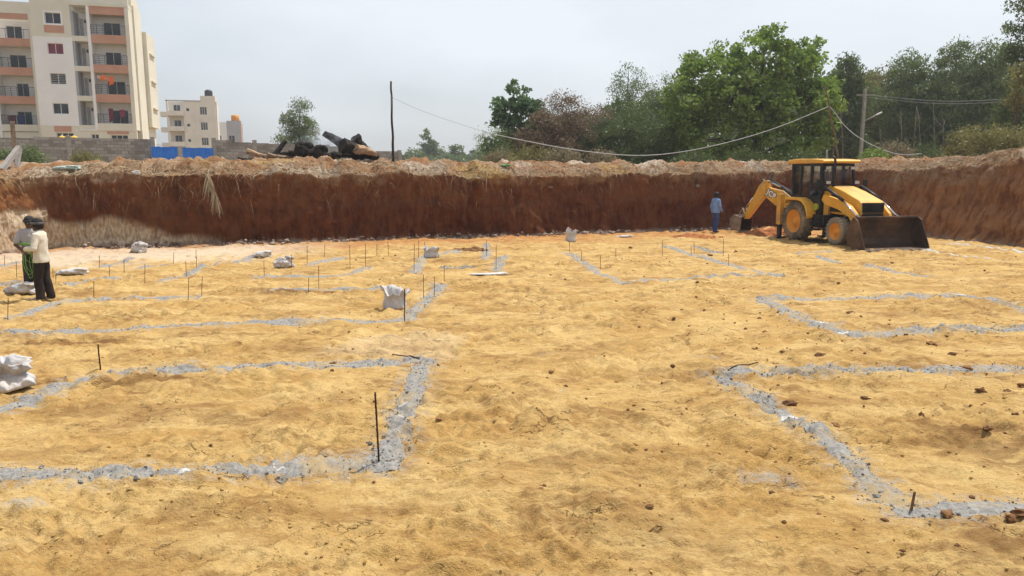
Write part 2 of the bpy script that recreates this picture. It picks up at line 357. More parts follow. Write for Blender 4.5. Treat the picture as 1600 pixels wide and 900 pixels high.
# rim: spoil bank, then falling to the upper ground
rr = np.concatenate([np.linspace(0.03, 2.2, 52), np.linspace(2.3, 6.5, 26)])[:, None]; nrim = len(rr)
Sr = np.repeat(ss[None], nrim, 0); o2 = out[-1][None] + rr
RX = CX[None] + NX[None] * o2; RY = CY[None] + NY[None] * o2
prof = sstep(-.12, 1.05, rr + .35 * fbm(Sr * .7, rr * .8, 3, 83)) * (1 - sstep(2.2, 6.0, rr))
UPZ = 2.72
base = ZC[None] * (1 - sstep(1, 4, rr)) + UPZ * sstep(1, 4, rr)
lump = fbm(RX * 1.1, RY * 1.1, 3, 84); calm = 1 - .75 * sstep(15.5, 17, CX)[None]
RZ = base + (ZB - ZC)[None] * prof * (.9 + .45 * lump * calm) + .11 * calm * fbm(RX * 1.9, RY * 1.9, 4, 85, gain=.52) * sstep(0, .3, rr) + .035 * calm * np.abs(fbm(RX * 7, RY * 7, 3, 86)) * sstep(0, .15, rr)
Vx = np.concatenate([WX, RX]); Vy = np.concatenate([WY, RY]); Vz = np.concatenate([Zw + .012 * fbm(Sg * 5, Zw * 5, 2, 88) * tt, RZ])
me = np_mesh('pit_wall', np.stack([Vx, Vy, Vz], -1).reshape(-1, 3), grid_faces(nw + nrim, ns))
z0 = np.zeros((nrim, ns))
S2 = np.concatenate([Sg, Sr]); Z2 = np.concatenate([Zw, RZ])
sandy = np.concatenate([sstep(-.42, -.02, Zw - ZC[None] + .26 * fbm(Sg * 1.7, Zw * 3, 4, 90)) * .85 * sstep(-.3, .3, pn(Sg * .22, Sg * 0, 96) + sstep(14, 17, CX)[None]), np.ones((nrim, ns))])
sandy = np.maximum(sandy, np.concatenate([sstep(15.0, 16.5, CX)[None] * sstep(-.75, -.3, Zw - ZC[None] + .3 * fbm(Sg * 1.2, Zw, 3, 97)), z0]))
attr(me, 'white', np.concatenate([whitezone, z0])); attr(me, 'sandy', sandy); attr(me, 'along', S2)
attr(me, 'lit', np.concatenate([np.repeat((sstep(-15.4, -15.9, CX))[None], nw, 0), z0]))  # left face: sunlight put into its colour as a lighter orange
attr(me, 'tan', np.concatenate([np.repeat(sstep(15.0, 17.0, CX)[None], nw, 0), z0]))  # right bank: tan soil, lightened to put sunlight into its colour
attr(me, 'rough_', np.concatenate([sstep(.16, .0, Zw + .1 * fbm(Sg * 3, Zw * 3, 3, 91)), z0]))
greyband = .85 * sstep(.5, .85, fbm(RX * .45, RY * .45, 4, 92) + .25)
attr(me, 'chalky', np.concatenate([np.zeros_like(Zw), greyband]))
def wall_material():
    t = NT('cut_earth'); g = t.n('NewGeometry').outputs['Position']; al = t.n('Attribute', attribute_name='along').outputs['Fac']
    sx = t.n('SeparateXYZ'); t.l(g, sx.inputs[0])
    cb = t.n('CombineXYZ'); t.l(t.math('MULTIPLY', al, 1.0), cb.inputs[0]); t.l(t.math('MULTIPLY', sx.outputs[2], .33), cb.inputs[1]); st = cb.outputs[0]
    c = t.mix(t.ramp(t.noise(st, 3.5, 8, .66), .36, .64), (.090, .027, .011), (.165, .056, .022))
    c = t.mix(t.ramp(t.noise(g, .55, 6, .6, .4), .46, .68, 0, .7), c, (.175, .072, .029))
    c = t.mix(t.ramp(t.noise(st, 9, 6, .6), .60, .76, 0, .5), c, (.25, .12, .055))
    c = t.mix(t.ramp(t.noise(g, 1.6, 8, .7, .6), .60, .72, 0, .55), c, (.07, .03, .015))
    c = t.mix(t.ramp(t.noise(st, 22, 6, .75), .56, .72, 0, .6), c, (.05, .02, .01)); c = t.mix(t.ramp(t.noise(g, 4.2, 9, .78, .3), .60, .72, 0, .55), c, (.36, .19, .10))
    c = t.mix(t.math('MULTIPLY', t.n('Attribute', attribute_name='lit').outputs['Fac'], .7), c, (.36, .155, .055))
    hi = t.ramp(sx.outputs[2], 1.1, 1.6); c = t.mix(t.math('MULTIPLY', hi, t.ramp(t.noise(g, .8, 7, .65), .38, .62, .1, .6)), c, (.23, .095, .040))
    c = t.mix(t.math('MULTIPLY', t.n('Attribute', attribute_name='tan').outputs['Fac'], t.ramp(t.noise(st, 3.0, 7, .65), .36, .58, .15, .9)), c, (.37, .185, .082))  # tan soil tone with painted sunlight on the right bank
    w = t.n('Attribute', attribute_name='white').outputs['Fac']
    c = t.mix(t.math('MULTIPLY', w, t.ramp(t.noise(st, 5, 7, .65), .28, .5, .35, 1)), c, t.mix(t.ramp(t.noise(st, 14, 4), .4, .6), (.46, .33, .20), (.66, .54, .39)))
    s_ = t.n('Attribute', attribute_name='sandy').outputs['Fac']
    top = t.mix(t.ramp(t.noise(g, .8, 8, .65, .3), .38, .64), (.29, .150, .068), (.36, .255, .165)); top = t.mix(t.ramp(t.noise(g, .33, 5, .6), .56, .66, 0, .8), top, (.44, .29, .10))
    top = t.mix(t.n('Attribute', attribute_name='chalky').outputs['Fac'], top, t.mix(t.ramp(t.noise(g, 3, 6, .7), .35, .6), (.38, .29, .21), (.55, .47, .38)))
    top = t.mix(t.ramp(t.noise(g, 2.4, 8, .7, .5), .50, .64, 0, .85), top, (.19, .08, .032))
    top = t.mix(t.ramp(t.noise(g, 11, 6, .7), .50, .66, 0, .7), top, (.12, .06, .03))  # dark mottling puts shadows into the colour of the spoil bank
    c = t.mix(s_, c, top)
    c = t.mix(t.n('Attribute', attribute_name='rough_').outputs['Fac'], c, (.26, .19, .14))
    h = t.math('ADD', t.noise(st, 14, 6, .7), t.math('MULTIPLY', t.noise(g, 22, 6, .7), .7))
    return t.done(c, .95, 0, t.bump(h, 1.0, .07), .1)
M_wall = wall_material()
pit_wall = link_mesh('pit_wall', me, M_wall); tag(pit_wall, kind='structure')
def rim_at(x, px=None):
    """index of the wall column whose base is at plan x on the far face"""
    k = np.where((CY > 23) & (CX > -15) & (CX < 15.4))[0]; return k[np.argmin(np.abs(CX[k] - x))]
def bank_point(x, back):
    k = rim_at(x); j = int(np.argmin(np.abs(rr[:, 0] - back))); return Vector((RX[j, k], RY[j, k], RZ[j, k]))
RIMTREE = np.stack([RX, RY, RZ], -1)
def bank_xy(x, y):
    d = (RIMTREE[:, ::3, 0] - x) ** 2 + (RIMTREE[:, ::3, 1] - y) ** 2; i = np.unravel_index(np.argmin(d), d.shape)
    return float(RIMTREE[:, ::3, 2][i])
# ---- upper ground beyond the bank, out to the horizon
kk = np.arange(0, ns, 8); kk = np.concatenate([kk, [ns - 1]]) if kk[-1] != ns - 1 else kk
r2 = np.array([5.4, 8, 12, 18, 28, 45, 80, 160, 380.])[:, None]
UX = CX[kk][None] + NX[kk][None] * r2; UY = CY[kk][None] + NY[kk][None] * r2
UZ = np.full_like(UX, UPZ - .05) + .12 * fbm(UX * .12, UY * .12, 3, 95) * (r2 < 100)
me = np_mesh('upper_ground', np.stack([UX, UY, UZ], -1).reshape(-1, 3), grid_faces(len(r2), len(kk)))
t = NT('dry_field'); g = t.n('NewGeometry').outputs['Position']
c = t.mix(t.ramp(t.noise(g, .25, 7, .6), .4, .62), (.33, .19, .08), (.26, .21, .10)); c = t.mix(t.ramp(t.noise(g, 1.3, 6), .55, .7, 0, .6), c, (.12, .12, .04))
M_field = t.done(c, .95, 0, t.bump(t.noise(g, 6, 6), .6, .05), .1)
upper = link_mesh('upper_ground', me, M_field); tag(upper, kind='structure')

# ---- rocks, clods, straw: cheap shapes
def ico(sub=1):
    bm = bmesh.new(); bmesh.ops.create_icosphere(bm, subdivisions=sub, radius=1); v = np.array([p.co[:] for p in bm.verts]); f = np.array([[q.index for q in p.verts] for p in bm.faces]); bm.free(); return v, f
ICO1, ICF1 = ico(1); ICO2, ICF2 = ico(2)
def scatter_rocks(name, P, size, mat, rng, flat=.65, sink=.25, parent=None, kind='stuff'):
    """P (n,3) places, size (n,)"""
    n = len(P); v0, f0 = ICO1, ICF1; nv = len(v0)
    sc = size[:, None] * rng.uniform(.6, 1.3, (n, 3)); sc[:, 2] *= flat
    jit = 1 + rng.uniform(-.28, .28, (n, nv)); a = rng.rand(n) * 6.283; ca, sa = np.cos(a), np.sin(a)
    v = v0[None] * jit[..., None] * sc[:, None]; x = v[..., 0] * ca[:, None] - v[..., 1] * sa[:, None]; y = v[..., 0] * sa[:, None] + v[..., 1] * ca[:, None]
    v = np.stack([x, y, v[..., 2]], -1) + P[:, None]; v[..., 2] += (sc[:, 2] * (1 - 2 * sink))[:, None]
    f = f0[None] + (np.arange(n) * nv)[:, None, None]
    me = np_mesh(name, v.reshape(-1, 3), f.reshape(-1, 3), False); attr(me, 'tint', np.repeat(rng.rand(n), nv))
    o = link_mesh(name, me, mat, parent)
    if kind: o['kind'] = kind
    return o
def tinted(name, c1, c2, rough=.95, bump=.5, bs=18, c3=None):
    t = NT(name); g = t.n('NewGeometry').outputs['Position']; a = t.n('Attribute', attribute_name='tint').outputs['Fac']
    c = t.mix(a, c1, c2)
    if c3: c = t.mix(t.ramp(t.noise(g, 5, 5), .5, .68), c, c3)
    return t.done(c, rough, 0, t.bump(t.noise(g, bs, 5), bump, .02), .15)
M_rubble = tinted('pale_rubble', (.16, .10, .07), (.42, .35, .29), c3=(.15, .075, .04))
M_clod = tinted('dark_clod', (.13, .065, .03), (.25, .13, .055))
M_crumb = tinted('soil_crumb', (.30, .175, .06), (.52, .35, .13))
M_red = tinted('red_clod', (.22, .075, .03), (.42, .17, .06))
M_spoil = tinted('spoil_clod', (.22, .10, .045), (.46, .32, .20))
rng = np.random.RandomState(11)
# rubble along the foot of the far face
k = np.where((CX > -15) & (CX < 15) & (CY > 24))[0]; n = 2200; ki = k[rng.randint(0, len(k), n)]
dens = sstep(-.35, .35, pn(ss[ki] * .35, ss[ki] * 0, 99)); keep = rng.rand(n) < .25 + .75 * dens; ki = ki[keep]; n = len(ki)
off = -.32 + rng.normal(0, .17, n); P = np.stack([CX[ki] + NX[ki] * off, CY[ki] + NY[ki] * off, 0 * off], 1); P[:, 2] = G(P[:, 0], P[:, 1]) + np.maximum(0, .08 + (off + .3) * .4) * rng.rand(n)
scatter_rocks('foot_rubble', P, np.abs(rng.normal(.0, .034, n)) + .012, M_rubble, rng)
# lumps and stones on the spoil bank
n = 2600; ki = np.where((CY > 20))[0]; ki = ki[rng.randint(0, len(ki), n)]; j = (np.abs(rng.normal(0, 16, n))).astype(int) % nrim
P = np.stack([RX[j, ki], RY[j, ki], RZ[j, ki]], 1)
scatter_rocks('spoil_lumps', P, np.abs(rng.normal(0, .018, n)) + .008 + .06 * (rng.rand(n) > .99), M_spoil, rng, .7, .45)
# crumbs on the pit floor
n = 26000; yy = 3.6 + 26 * rng.rand(n) ** 1.7; xx = (rng.rand(n) * 2 - 1) * np.minimum(.75 * yy + .5, 16)
m = pn(xx * .7, yy * .9, 101) + .30 * rng.randn(n) > .22; xx, yy = xx[m], yy[m]; n = len(xx)
P = np.stack([xx, yy, G(xx, yy)], 1)
scatter_rocks('soil_crumbs', P, np.abs(rng.normal(0, .0048, n)) * (1 + yy * .03) + .002, M_crumb, rng)

cr = np.random.RandomState(23); n = 900; yy = 5 + 18 * cr.rand(n) ** 1.3; xx = cr.uniform(-.25, .72, n) * yy; m = fbm(xx * .5, yy * .6, 3, 131) + .35 * cr.randn(n) + .35 * sstep(0, .5, xx / yy) > .35; xx, yy = xx[m], yy[m]; n = len(xx)
scatter_rocks('small_dark_clods', np.stack([xx, yy, G(xx, yy)], 1), np.abs(cr.normal(0, .011, n)) + .006 + .0004 * yy, M_clod, cr, .6, .3)
# ---- loose straw, roots and twigs on the bank and hanging over the cut edge
def strips(name, P, D, Ln, W, mat, rng, sag=.3, kind='stuff', parent=None):
    """n thin bent strips: start P, direction D, length, width; three segments"""
    n = len(P); D = D / np.linalg.norm(D, axis=1, keepdims=True); side = np.cross(D, rng.normal(size=(n, 3))); side /= np.linalg.norm(side, axis=1, keepdims=True) + 1e-9
    V = []
    for i, tq in enumerate((0, .35, .7, 1)):
        c = P + D * (Ln * tq)[:, None]; c[:, 2] -= sag * Ln * tq * tq; w = (W * (1 - .75 * tq))[:, None]
        V += [c - side * w, c + side * w]
    V = np.stack(V, 1); b = (np.arange(n) * 8)[:, None]
    f = np.concatenate([np.concatenate([b + 2 * i, b + 2 * i + 1, b + 2 * i + 3, b + 2 * i + 2], 1) for i in range(3)])
    me = np_mesh(name, V.reshape(-1, 3), f, False); attr(me, 'tint', np.repeat(rng.rand(n), 8)); o = link_mesh(name, me, mat, parent)
    if kind: o['kind'] = kind
    return o
M_straw = tinted('dry_straw', (.22, .15, .08), (.62, .52, .36))
M_root = tinted('hanging_root', (.12, .07, .04), (.40, .28, .17))
n = 12000; ki = np.where((CY > 21))[0]; ki = ki[rng.randint(0, len(ki), n)]; j = (np.abs(rng.normal(0, 13, n))).astype(int) % nrim
P = np.stack([RX[j, ki], RY[j, ki], RZ[j, ki] + .01], 1); D_ = rng.normal(size=(n, 3)); D_[:, 2] = np.abs(D_[:, 2]) * .5
strips('dry_straw', P, D_, rng.uniform(.08, .5, n), rng.uniform(.004, .012, n), M_straw, rng, .5)
n = 2600; ki = np.where((CY > 22))[0]; ki = ki[rng.randint(0, len(ki), n)]; w = pn(ss[ki] * .4, ss[ki] * 0, 103) + .3 * rng.randn(n) > -.05; ki = ki[w]; n = len(ki)
P = np.stack([RX[1, ki] - NX[ki] * .04, RY[1, ki] - NY[ki] * .04, RZ[1, ki] - rng.rand(n) ** 2 * 1.1 + .02], 1); D_ = np.stack([-NX[ki] * .5 + rng.normal(0, .5, n), -NY[ki] * .5 + rng.normal(0, .3, n), rng.normal(-.3, .5, n)], 1)
strips('hanging_roots', P, D_, rng.uniform(.1, .55, n), rng.uniform(.004, .011, n), M_root, rng, .7)
# pale stones and a lump stuck in the face
for px, py, Y_, r in ((866, 292, 31.0, .16), (1095, 290, 33.2, .15), (695, 272, 29.4, .12)):
    p = at(px, py, Y_); kx = rim_at(p.x); zz = p.z; jz = int(np.clip((zz + .2) / (ZC[kx] + .2) * (nw - 1), 0, nw - 1))
    scatter_rocks('pale_boulder', np.array([[WX[jz, kx], WY[jz, kx] - .02, zz - .05]]), np.array([r]), M_rubble, rng, .7, .3, kind=None)
for o in bpy.data.objects:
    if o.name.startswith('pale_boulder'): tag(o, 'pale angular stone stuck in the shaded red cut face', 'stone', 'stones stuck in the cut face')

# ================================================================== MARKS ON THE PIT FLOOR
t = NT('stone_dust'); g = t.n('NewGeometry').outputs['Position']
c = t.mix(t.ramp(t.noise(g, 22, 6, .7), .35, .65), (.21, .203, .19), (.35, .335, .31)); c = t.mix(t.ramp(t.noise(g, 60, 3, .7), .60, .70, 0, .8), c, (.12, .12, .12))
c = t.mix(t.ramp(t.noise(g, 2.2, 6, .65), .46, .66, 0, .75), c, (.44, .31, .14))
M_dust = t.done(c, .95, 0, t.bump(t.noise(g, 45, 5, .7), .9, .02), .1)
M_lime = worn('white_lime', (.44, .43, .41), (.56, .55, .52), 9, .95, dirt=(.5, .42, .28), dirt_amt=(.5, .8))
M_chip = tinted('grey_chipping', (.10, .095, .09), (.36, .35, .33))
def path_pts(pix, step):
    P = np.array([[*gp(x, y, 0)[:2]] for x, y in pix]); P = chaikin(P, 1) if len(P) > 2 else P
    d = np.concatenate([[0], np.cumsum(np.hypot(*np.diff(P, axis=0).T))]); s = np.arange(0, d[-1], step); s = np.append(s, d[-1])
    return s, np.interp(s, d, P[:, 0]), np.interp(s, d, P[:, 1])
def strip_mesh(name, paths, width, lift, seed, mat, parent=None, ncross=13):
    V = []; Fc = []; nb = 0
    for pi, pix in enumerate(paths):
        ym = np.mean([gp(x, y, 0).y for x, y in pix]); step = max(.02, .0035 * ym)
        s, x, y = path_pts(pix, step); tx = np.gradient(x); ty = np.gradient(y); l = np.hypot(tx, ty) + 1e-9; nx, ny = -ty / l, tx / l
        wv = width * (.5 + .16 * fbm(s * 1.3, s * 0 + pi, 3, seed)); wob_ = .025 * fbm(s * .8, s * 0 + 5 + pi, 3, seed + 2); uu = np.linspace(-1.25, 1.25, ncross)
        XX = x[:, None] + nx[:, None] * (wv[:, None] * uu + wob_[:, None]); YY = y[:, None] + ny[:, None] * (wv[:, None] * uu + wob_[:, None])
        cov = .85 + .55 * fbm(s * .9, s * 0, 3, seed + 4)[:, None]
        ends = np.minimum(sstep(0, .12, s), 1)[:, None] * sstep(0, .12, s[-1] - s)[:, None]
        h = lift * cov * np.clip(1 - np.abs(uu) ** 2.4, -.6, 1) + .5 * lift * fbm(XX * 6, YY * 6, 2, seed + 5) + .4 * lift * fbm(XX * 19, YY * 19, 2, seed + 6) - .012 * (1 - ends)
        ZZ = G(XX, YY) + h
        V.append(np.stack([XX, YY, ZZ], -1).reshape(-1, 3)); Fc.append(grid_faces(len(s), ncross, True) + nb); nb += len(V[-1])
    V = np.concatenate(V); me = np_mesh(name, V, np.concatenate(Fc)); return link_mesh(name, me, mat, parent), V
LINES = [  # paths in the photograph, width, label
    ([[(-60, 746), (130, 744), (290, 739), (420, 732), (520, 727), (605, 721)], [(600, 733), (612, 700), (628, 650), (652, 585), (666, 560)], [(664, 564), (500, 570), (300, 575), (180, 581), (110, 594), (50, 624), (-40, 655)]], .24,
     'grey stone dust outline around the single tall steel rod and its bare corner'),
    ([[(-40, 523), (150, 515), (320, 507), (500, 502), (634, 499)], [(632, 500), (656, 478), (690, 446)]], .26, 'grey stone dust angle running past the open upright white sack'),
    ([[(10, 496), (60, 480), (110, 470), (150, 465), (250, 463), (330, 461)]], .22, 'stone dust line curving in front of the two standing men'),
    ([[(420, 456), (520, 451), (610, 449)]], .20, 'faint straight stone dust line behind the open upright sack'),
    ([[(402, 434), (480, 432), (540, 431), (578, 418)]], .34, 'stone dust hook in front of the sack folded over beside a stake'),
    ([[(480, 414), (505, 408), (540, 400)]], .34, 'short slanting stone dust bar behind the stone dust hook'),
    ([[(247, 437), (292, 430), (309, 422), (337, 413), (374, 412), (396, 401)]], .36, 'stone dust line leading up to the sack lying flat among stakes'),
    ([[(100, 446), (145, 437), (200, 434)]], .32, 'stone dust bar just behind the man in off white'),
    ([[(150, 418), (175, 411), (212, 405)]], .32, 'faint stone dust dash before the sack at the pale cut face'),
    ([[(0, 418), (36, 408)]], .32, 'faint stone dust dash before the orange soil heap'),
    ([[(-20, 449), (18, 444), (60, 440)]], .30, 'stone dust dash behind the man in grey'),
    ([[(210, 420), (262, 413)]], .32, 'short faint stone dust dash beside a lone stake on pale ground'),
    ([[(646, 427), (656, 411), (668, 398)], [(668, 399), (720, 392)]], .42, 'stone dust angle leading to the grey white sack standing between stakes'),
    ([[(760, 406), (760, 386)]], .4, 'stone dust bar behind the flattened white sheet'),
    ([[(775, 424), (783, 408), (786, 400)]], .4, 'stone dust bar touching the end of the flattened white sheet'),
    ([[(690, 420), (740, 418)]], .3, 'thin stone dust trace between the dust angle and the white sheet'),
    ([[(888, 396), (908, 408), (930, 422), (974, 442)], [(970, 441), (1060, 435), (1150, 431), (1225, 431)], [(1222, 433), (1150, 416), (1120, 408), (1036, 384)]], .34, 'grey stone dust outline in front of the man in blue'),
    ([[(1085, 386), (1125, 396)]], .3, 'short stone dust dash near the feet of the man in blue'),
    ([[(1186, 465), (1250, 497), (1285, 511), (1330, 525)], [(1322, 524), (1420, 518), (1500, 515), (1620, 511)], [(1188, 467), (1300, 464), (1400, 463), (1505, 461)], [(1500, 461), (1550, 470), (1620, 489)]], .30, 'closed four sided grey stone dust outline on clod strewn ground'),
    ([[(1120, 586), (1165, 610), (1220, 642), (1300, 700), (1370, 752), (1428, 800)], [(1422, 797), (1480, 791), (1560, 785), (1640, 782)], [(1122, 587), (1220, 582), (1400, 578), (1500, 575), (1640, 572)]], .23, 'wide grey stone dust outline with a short wooden peg at its corner'),
    ([[(1245, 396), (1300, 392)]], .34, 'scuffed stone dust trace below the front wheel of the loader'),
    ([[(1352, 412), (1400, 425), (1450, 430)]], .34, 'scuffed stone dust curve in front of the loader shovel'),
    ([[(1275, 400), (1310, 410)]], .34, 'short scuffed stone dust dash beside the loader front wheel trace'),
    ([[(1395, 384), (1450, 392), (1505, 400), (1560, 407)]], .12, 'thin lime streak running out from under the loader shovel'),
    ([[(1480, 380), (1540, 385), (1600, 394)]], .12, 'thin lime streak along the foot of the high bank'),
]
allV = []
for i, (paths, w, lab) in enumerate(LINES):
    o, V = strip_mesh('stone_dust_line', paths, w if w < .31 else w * .72, .020 if w < .31 else .016, 200 + 11 * i, M_lime if 'lime' in lab else M_dust)
    tag(o, lab, 'dust line'); allV.append((o, V))
    
    n = 1500 if ('single tall' in lab or 'wooden peg' in lab) else 700 if w in (.26, .30) else 50; r = V[rng.randint(0, len(V), n)] + rng.normal(0, .03, (n, 3)) * [1, 1, 0]; r[:, 2] = G(r[:, 0], r[:, 1]) + .012
    scatter_rocks('chippings', r, np.abs(rng.normal(0, .0050, n)) + .0024, M_chip, rng, .7, .15, parent=o)
# light dust spilt beside the lines
dust = np.zeros_like(X)
for o, V in allV:
    for q in V[::29]:
        rad = .24; j0, j1 = np.searchsorted(rows, [q[1] - rad, q[1] + rad])
        if j1 <= j0: continue
        sub = np.hypot(X[j0:j1] - q[0], Y[j0:j1] - q[1]); dust[j0:j1] = np.maximum(dust[j0:j1], .55 * sstep(rad, .05, sub))
for px, py, rx, ry in ((1200, 745, .35, .22), (1100, 560, .3, .1), (880, 608, .15, .08), (40, 790, .2, .15), (1520, 570, .3, .2)):
    p = gp(px, py, 0); dust = np.maximum(dust, .7 * sstep(1.2, .2, np.hypot((X - p.x) / rx, (Y - p.y) / ry)))
attr(FLOOR['me'], 'dust', dust)
# spilt lime dabs on the stone dust
def dab(px, py, rx, ry, lab, hgt=.012):
    p = gp(px, py); n = 26; m = 9; V = [(0, 0, hgt)]
    for i in range(1, m + 1):
        for k in range(n):
            a = 2 * math.pi * k / n; q = i / m; rad = q * (1 + .35 * float(fbm(math.cos(a) * 1.5 + px, math.sin(a) * 1.5, 3, 5)))
            x, y = rx * rad * math.cos(a), ry * rad * math.sin(a)
            V.append((x, y, float(G(p.x + x, p.y + y)) - p.z + hgt * (1 - q ** 2) + .010 - .03 * (q > .95) + .004 * float(pn(x * 30, y * 30, 8))))
    Fs = [(0, 1 + k, 1 + (k + 1) % n) for k in range(n)] + [(1 + i * n + k, 1 + (i + 1) * n + k, 1 + (i + 1) * n + (k + 1) % n, 1 + i * n + (k + 1) % n) for i in range(m - 1) for k in range(n)]
    mb = MB(); mb.add(V, Fs, True); o = mb.build('lime_heap', M_lime); o.location = p; tag(o, lab, 'lime heap')
dab(288, 741, .12, .06, 'flat dab of white lime on the long near stone dust line')
dab(437, 733, .10, .05, 'small dab of white lime beside the long near stone dust line')
dab(624, 655, .11, .06, 'slanting dab of white lime behind the tall steel rod')
dab(632, 634, .08, .05, 'faint dab of white lime on the short line behind the rod')
dab(1232, 656, .10, .06, 'dab of white lime on the slanting line behind the wooden peg')
dab(1283, 508, .12, .07, 'dab of white lime on the slanting side of the four sided outline')
dab(1318, 523, .10, .06, 'dab of white lime at the corner of the four sided outline')
dab(1500, 462, .16, .08, 'dab of white lime at the rear corner of the four sided outline')

# ---- clods one can tell apart
def clod(px, py, r, lab, mat, group, name='dirt_clod'):
    p = gp(px, py); v = ICO2.copy(); sd = random.random() * 99
    d = 1 + .75 * fbm(v[:, 0] * 1.9 + sd, v[:, 1] * 1.9 + v[:, 2] * 1.7 + sd, 3, 6, gain=.65); v = v * d[:, None] * np.array([1.2, .85, .62]) * r
    a = random.random() * 6.28; v = np.stack([v[:, 0] * math.cos(a) - v[:, 1] * math.sin(a), v[:, 0] * math.sin(a) + v[:, 1] * math.cos(a), v[:, 2] + r * .3], 1)
    me = np_mesh(name, v, ICF2, False); attr(me, 'tint', np.full(len(v), random.random())); o = link_mesh(name, me, mat); o.location = p; tag(o, lab, 'clod', group); return o
gC = 'dark clods on the yellow floor'; lC = 'dark brown dirt clod lying loose on the yellow pit floor'
for px, py, s in ((1305, 659, 11), (1299, 656, 6), (1234, 629, 12), (1283, 557, 12), (1353, 617, 8), (1235, 592, 7), (1510, 576, 10), (1532, 613, 9), (1574, 609, 8), (1440, 647, 8), (1562, 676, 13), (1542, 681, 8), (1587, 652, 7),
                  (1412, 855, 6), (1496, 856, 7), (1597, 600, 9), (1222, 549, 5), (1455, 537, 9), (1488, 552, 7), (1053, 497, 6), (1065, 485, 5), (1077, 509, 4), (963, 472, 4), (1090, 445, 5), (1088, 461, 4), (1330, 488, 8), (1186, 497, 6), (1195, 516, 7),
                  (1165, 512, 5), (1158, 528, 4), (1010, 490, 3), (1262, 526, 5), (1470, 513, 6), (1540, 504, 5), (1110, 400, 7), (985, 388, 6), (1150, 395, 6), (1290, 415, 5), (883, 437, 4), (907, 440, 4), (845, 488, 4), (1310, 446, 5),
                  (1580, 805, 13), (1596, 799, 14), (860, 430, 4), (520, 568, 6), (330, 697, 5), (1424, 762, 3)):
    clod(px, py, s * gp(px, py, 0).length / F * (.62 if py > 530 else .48), lC, M_clod, gC)
for px, py, s in ((578, 694, 6), (1372, 769, 9), (1345, 735, 5), (1330, 716, 5), (1349, 716, 4), (127, 754, 5), (213, 755, 6), (433, 743, 5), (193, 746, 5), (625, 712, 5), (637, 700, 4), (1245, 665, 6), (1258, 650, 5), (610, 640, 4), (612, 610, 4), (608, 692, 6)):
    clod(px, py, s * gp(px, py, 0).length / F * .7, 'grey stone lying on or beside the near stone dust lines', M_chip, 'stones on the near dust lines', 'stone')
clod(1480, 803, .05, 'flat brown stone slab lying beside the wooden peg', M_clod, None, 'stone')

# ---- steel rods
M_rod = worn('rusty_steel', (.045, .022, .014), (.10, .045, .022), 12, .75, .5, .3, .002)
def rod(px, pb, pt, rad, lab, group=None, lean=None, topx=None):
    b = gp(px, pb); t_ = at(topx or px, pt, b.y + (lean or 0)); h = t_ - b; mb = MB(); N = 7
    mb.tube([(0, 0, -.05)] + [h * (i / N) + Vector((random.uniform(-1, 1), random.uniform(-1, 1), 0)) * rad * .25 for i in range(1, N + 1)], rad, 7)
    for i in range(max(4, int(h.length / .05))):
        q = h * ((i + .5) / max(4, int(h.length / .05))); mb.tube([q - Vector((0, 0, .006)), q + Vector((0, 0, .006))], rad * 1.18, 6)
    o = mb.build('steel_rod', M_rod); o.location = b; tag(o, lab, 'steel rod', group); return o
rod(592, 722, 613, .0085, 'tall black steel rod standing at the corner of the near dust outline', topx=586)
rod(157, 578, 538, .009, 'short steel rod behind the bend of the near dust line', topx=153)
rod(632, 500, 451, .009, 'steel rod standing in front of the open upright sack', topx=632)
gR = 'steel stakes across the pit floor'; lR = 'thin rusty steel stake planted upright in the yellow pit floor'
for px, pb, pt in ((662, 463, 429), (679, 463, 432), (694, 441, 415), (498, 450, 415), (482, 458, 434), (413, 431, 408), (315, 460, 431), (307, 422, 401), (456, 420, 398), (480, 412, 384), (507, 401, 381), (547, 422, 384), (571, 417, 381),
                   (607, 400, 377), (647, 425, 381), (654, 407, 376), (663, 400, 378), (760, 401, 374), (775, 422, 384), (589, 401, 381), (12, 498, 465), (146, 464, 439), (294, 468, 434), (226, 440, 412), (171, 432, 415), (194, 425, 406),
                   (291, 430, 408), (271, 413, 394), (306, 404, 390), (88, 446, 429), (83, 434, 420), (155, 416, 399), (26, 432, 409), (7, 416, 399), (890, 394, 376), (908, 406, 392), (938, 420, 399), (1035, 401, 376), (1085, 394, 378),
                   (1130, 401, 373), (1139, 415, 397), (1080, 397, 385), (962, 401, 388)):
    rod(px, pb, pt, .0040 + .00011 * gp(px, pb, 0).y, lR, gR, topx=px + random.uniform(-1, 1))
def lying(p0, p1, rad, lab, mat, z=.015):
    a = gp(*p0); b = gp(*p1); mb = MB(); N = 6; mb.tube([Vector((0, 0, z)) + (b - a) * (i / N) + Vector((0, 0, max(0, float(G(*(a + (b - a) * (i / N))[:2])) - (a + (b - a) * (i / N)).z))) for i in range(N + 1)], rad, 7)
    o = mb.build('steel_rod', mat); o.location = a; tag(o, lab, 'steel rod'); return o
lying((1137, 584), (1184, 573), .008, 'brown steel rod lying at the apex of the slanting dust outline', M_rod)
lying((613, 560), (656, 563), .008, 'black steel rod lying across the rear corner of the near outline', M_rod)
M_peg = worn('weathered_peg', (.13, .075, .04), (.24, .15, .085), 10, .9, 0, .6, .006)
p = gp(1425, 792); mb = MB(); mb.box((0, 0, .06), (.022, .018, .22), Euler((.05, .08, .4)).to_matrix(), (.8, .7)); o = mb.build('wooden_peg', M_peg, None, .003); o.location = p
tag(o, 'short split wooden peg driven into the corner of the dust outline', 'peg')

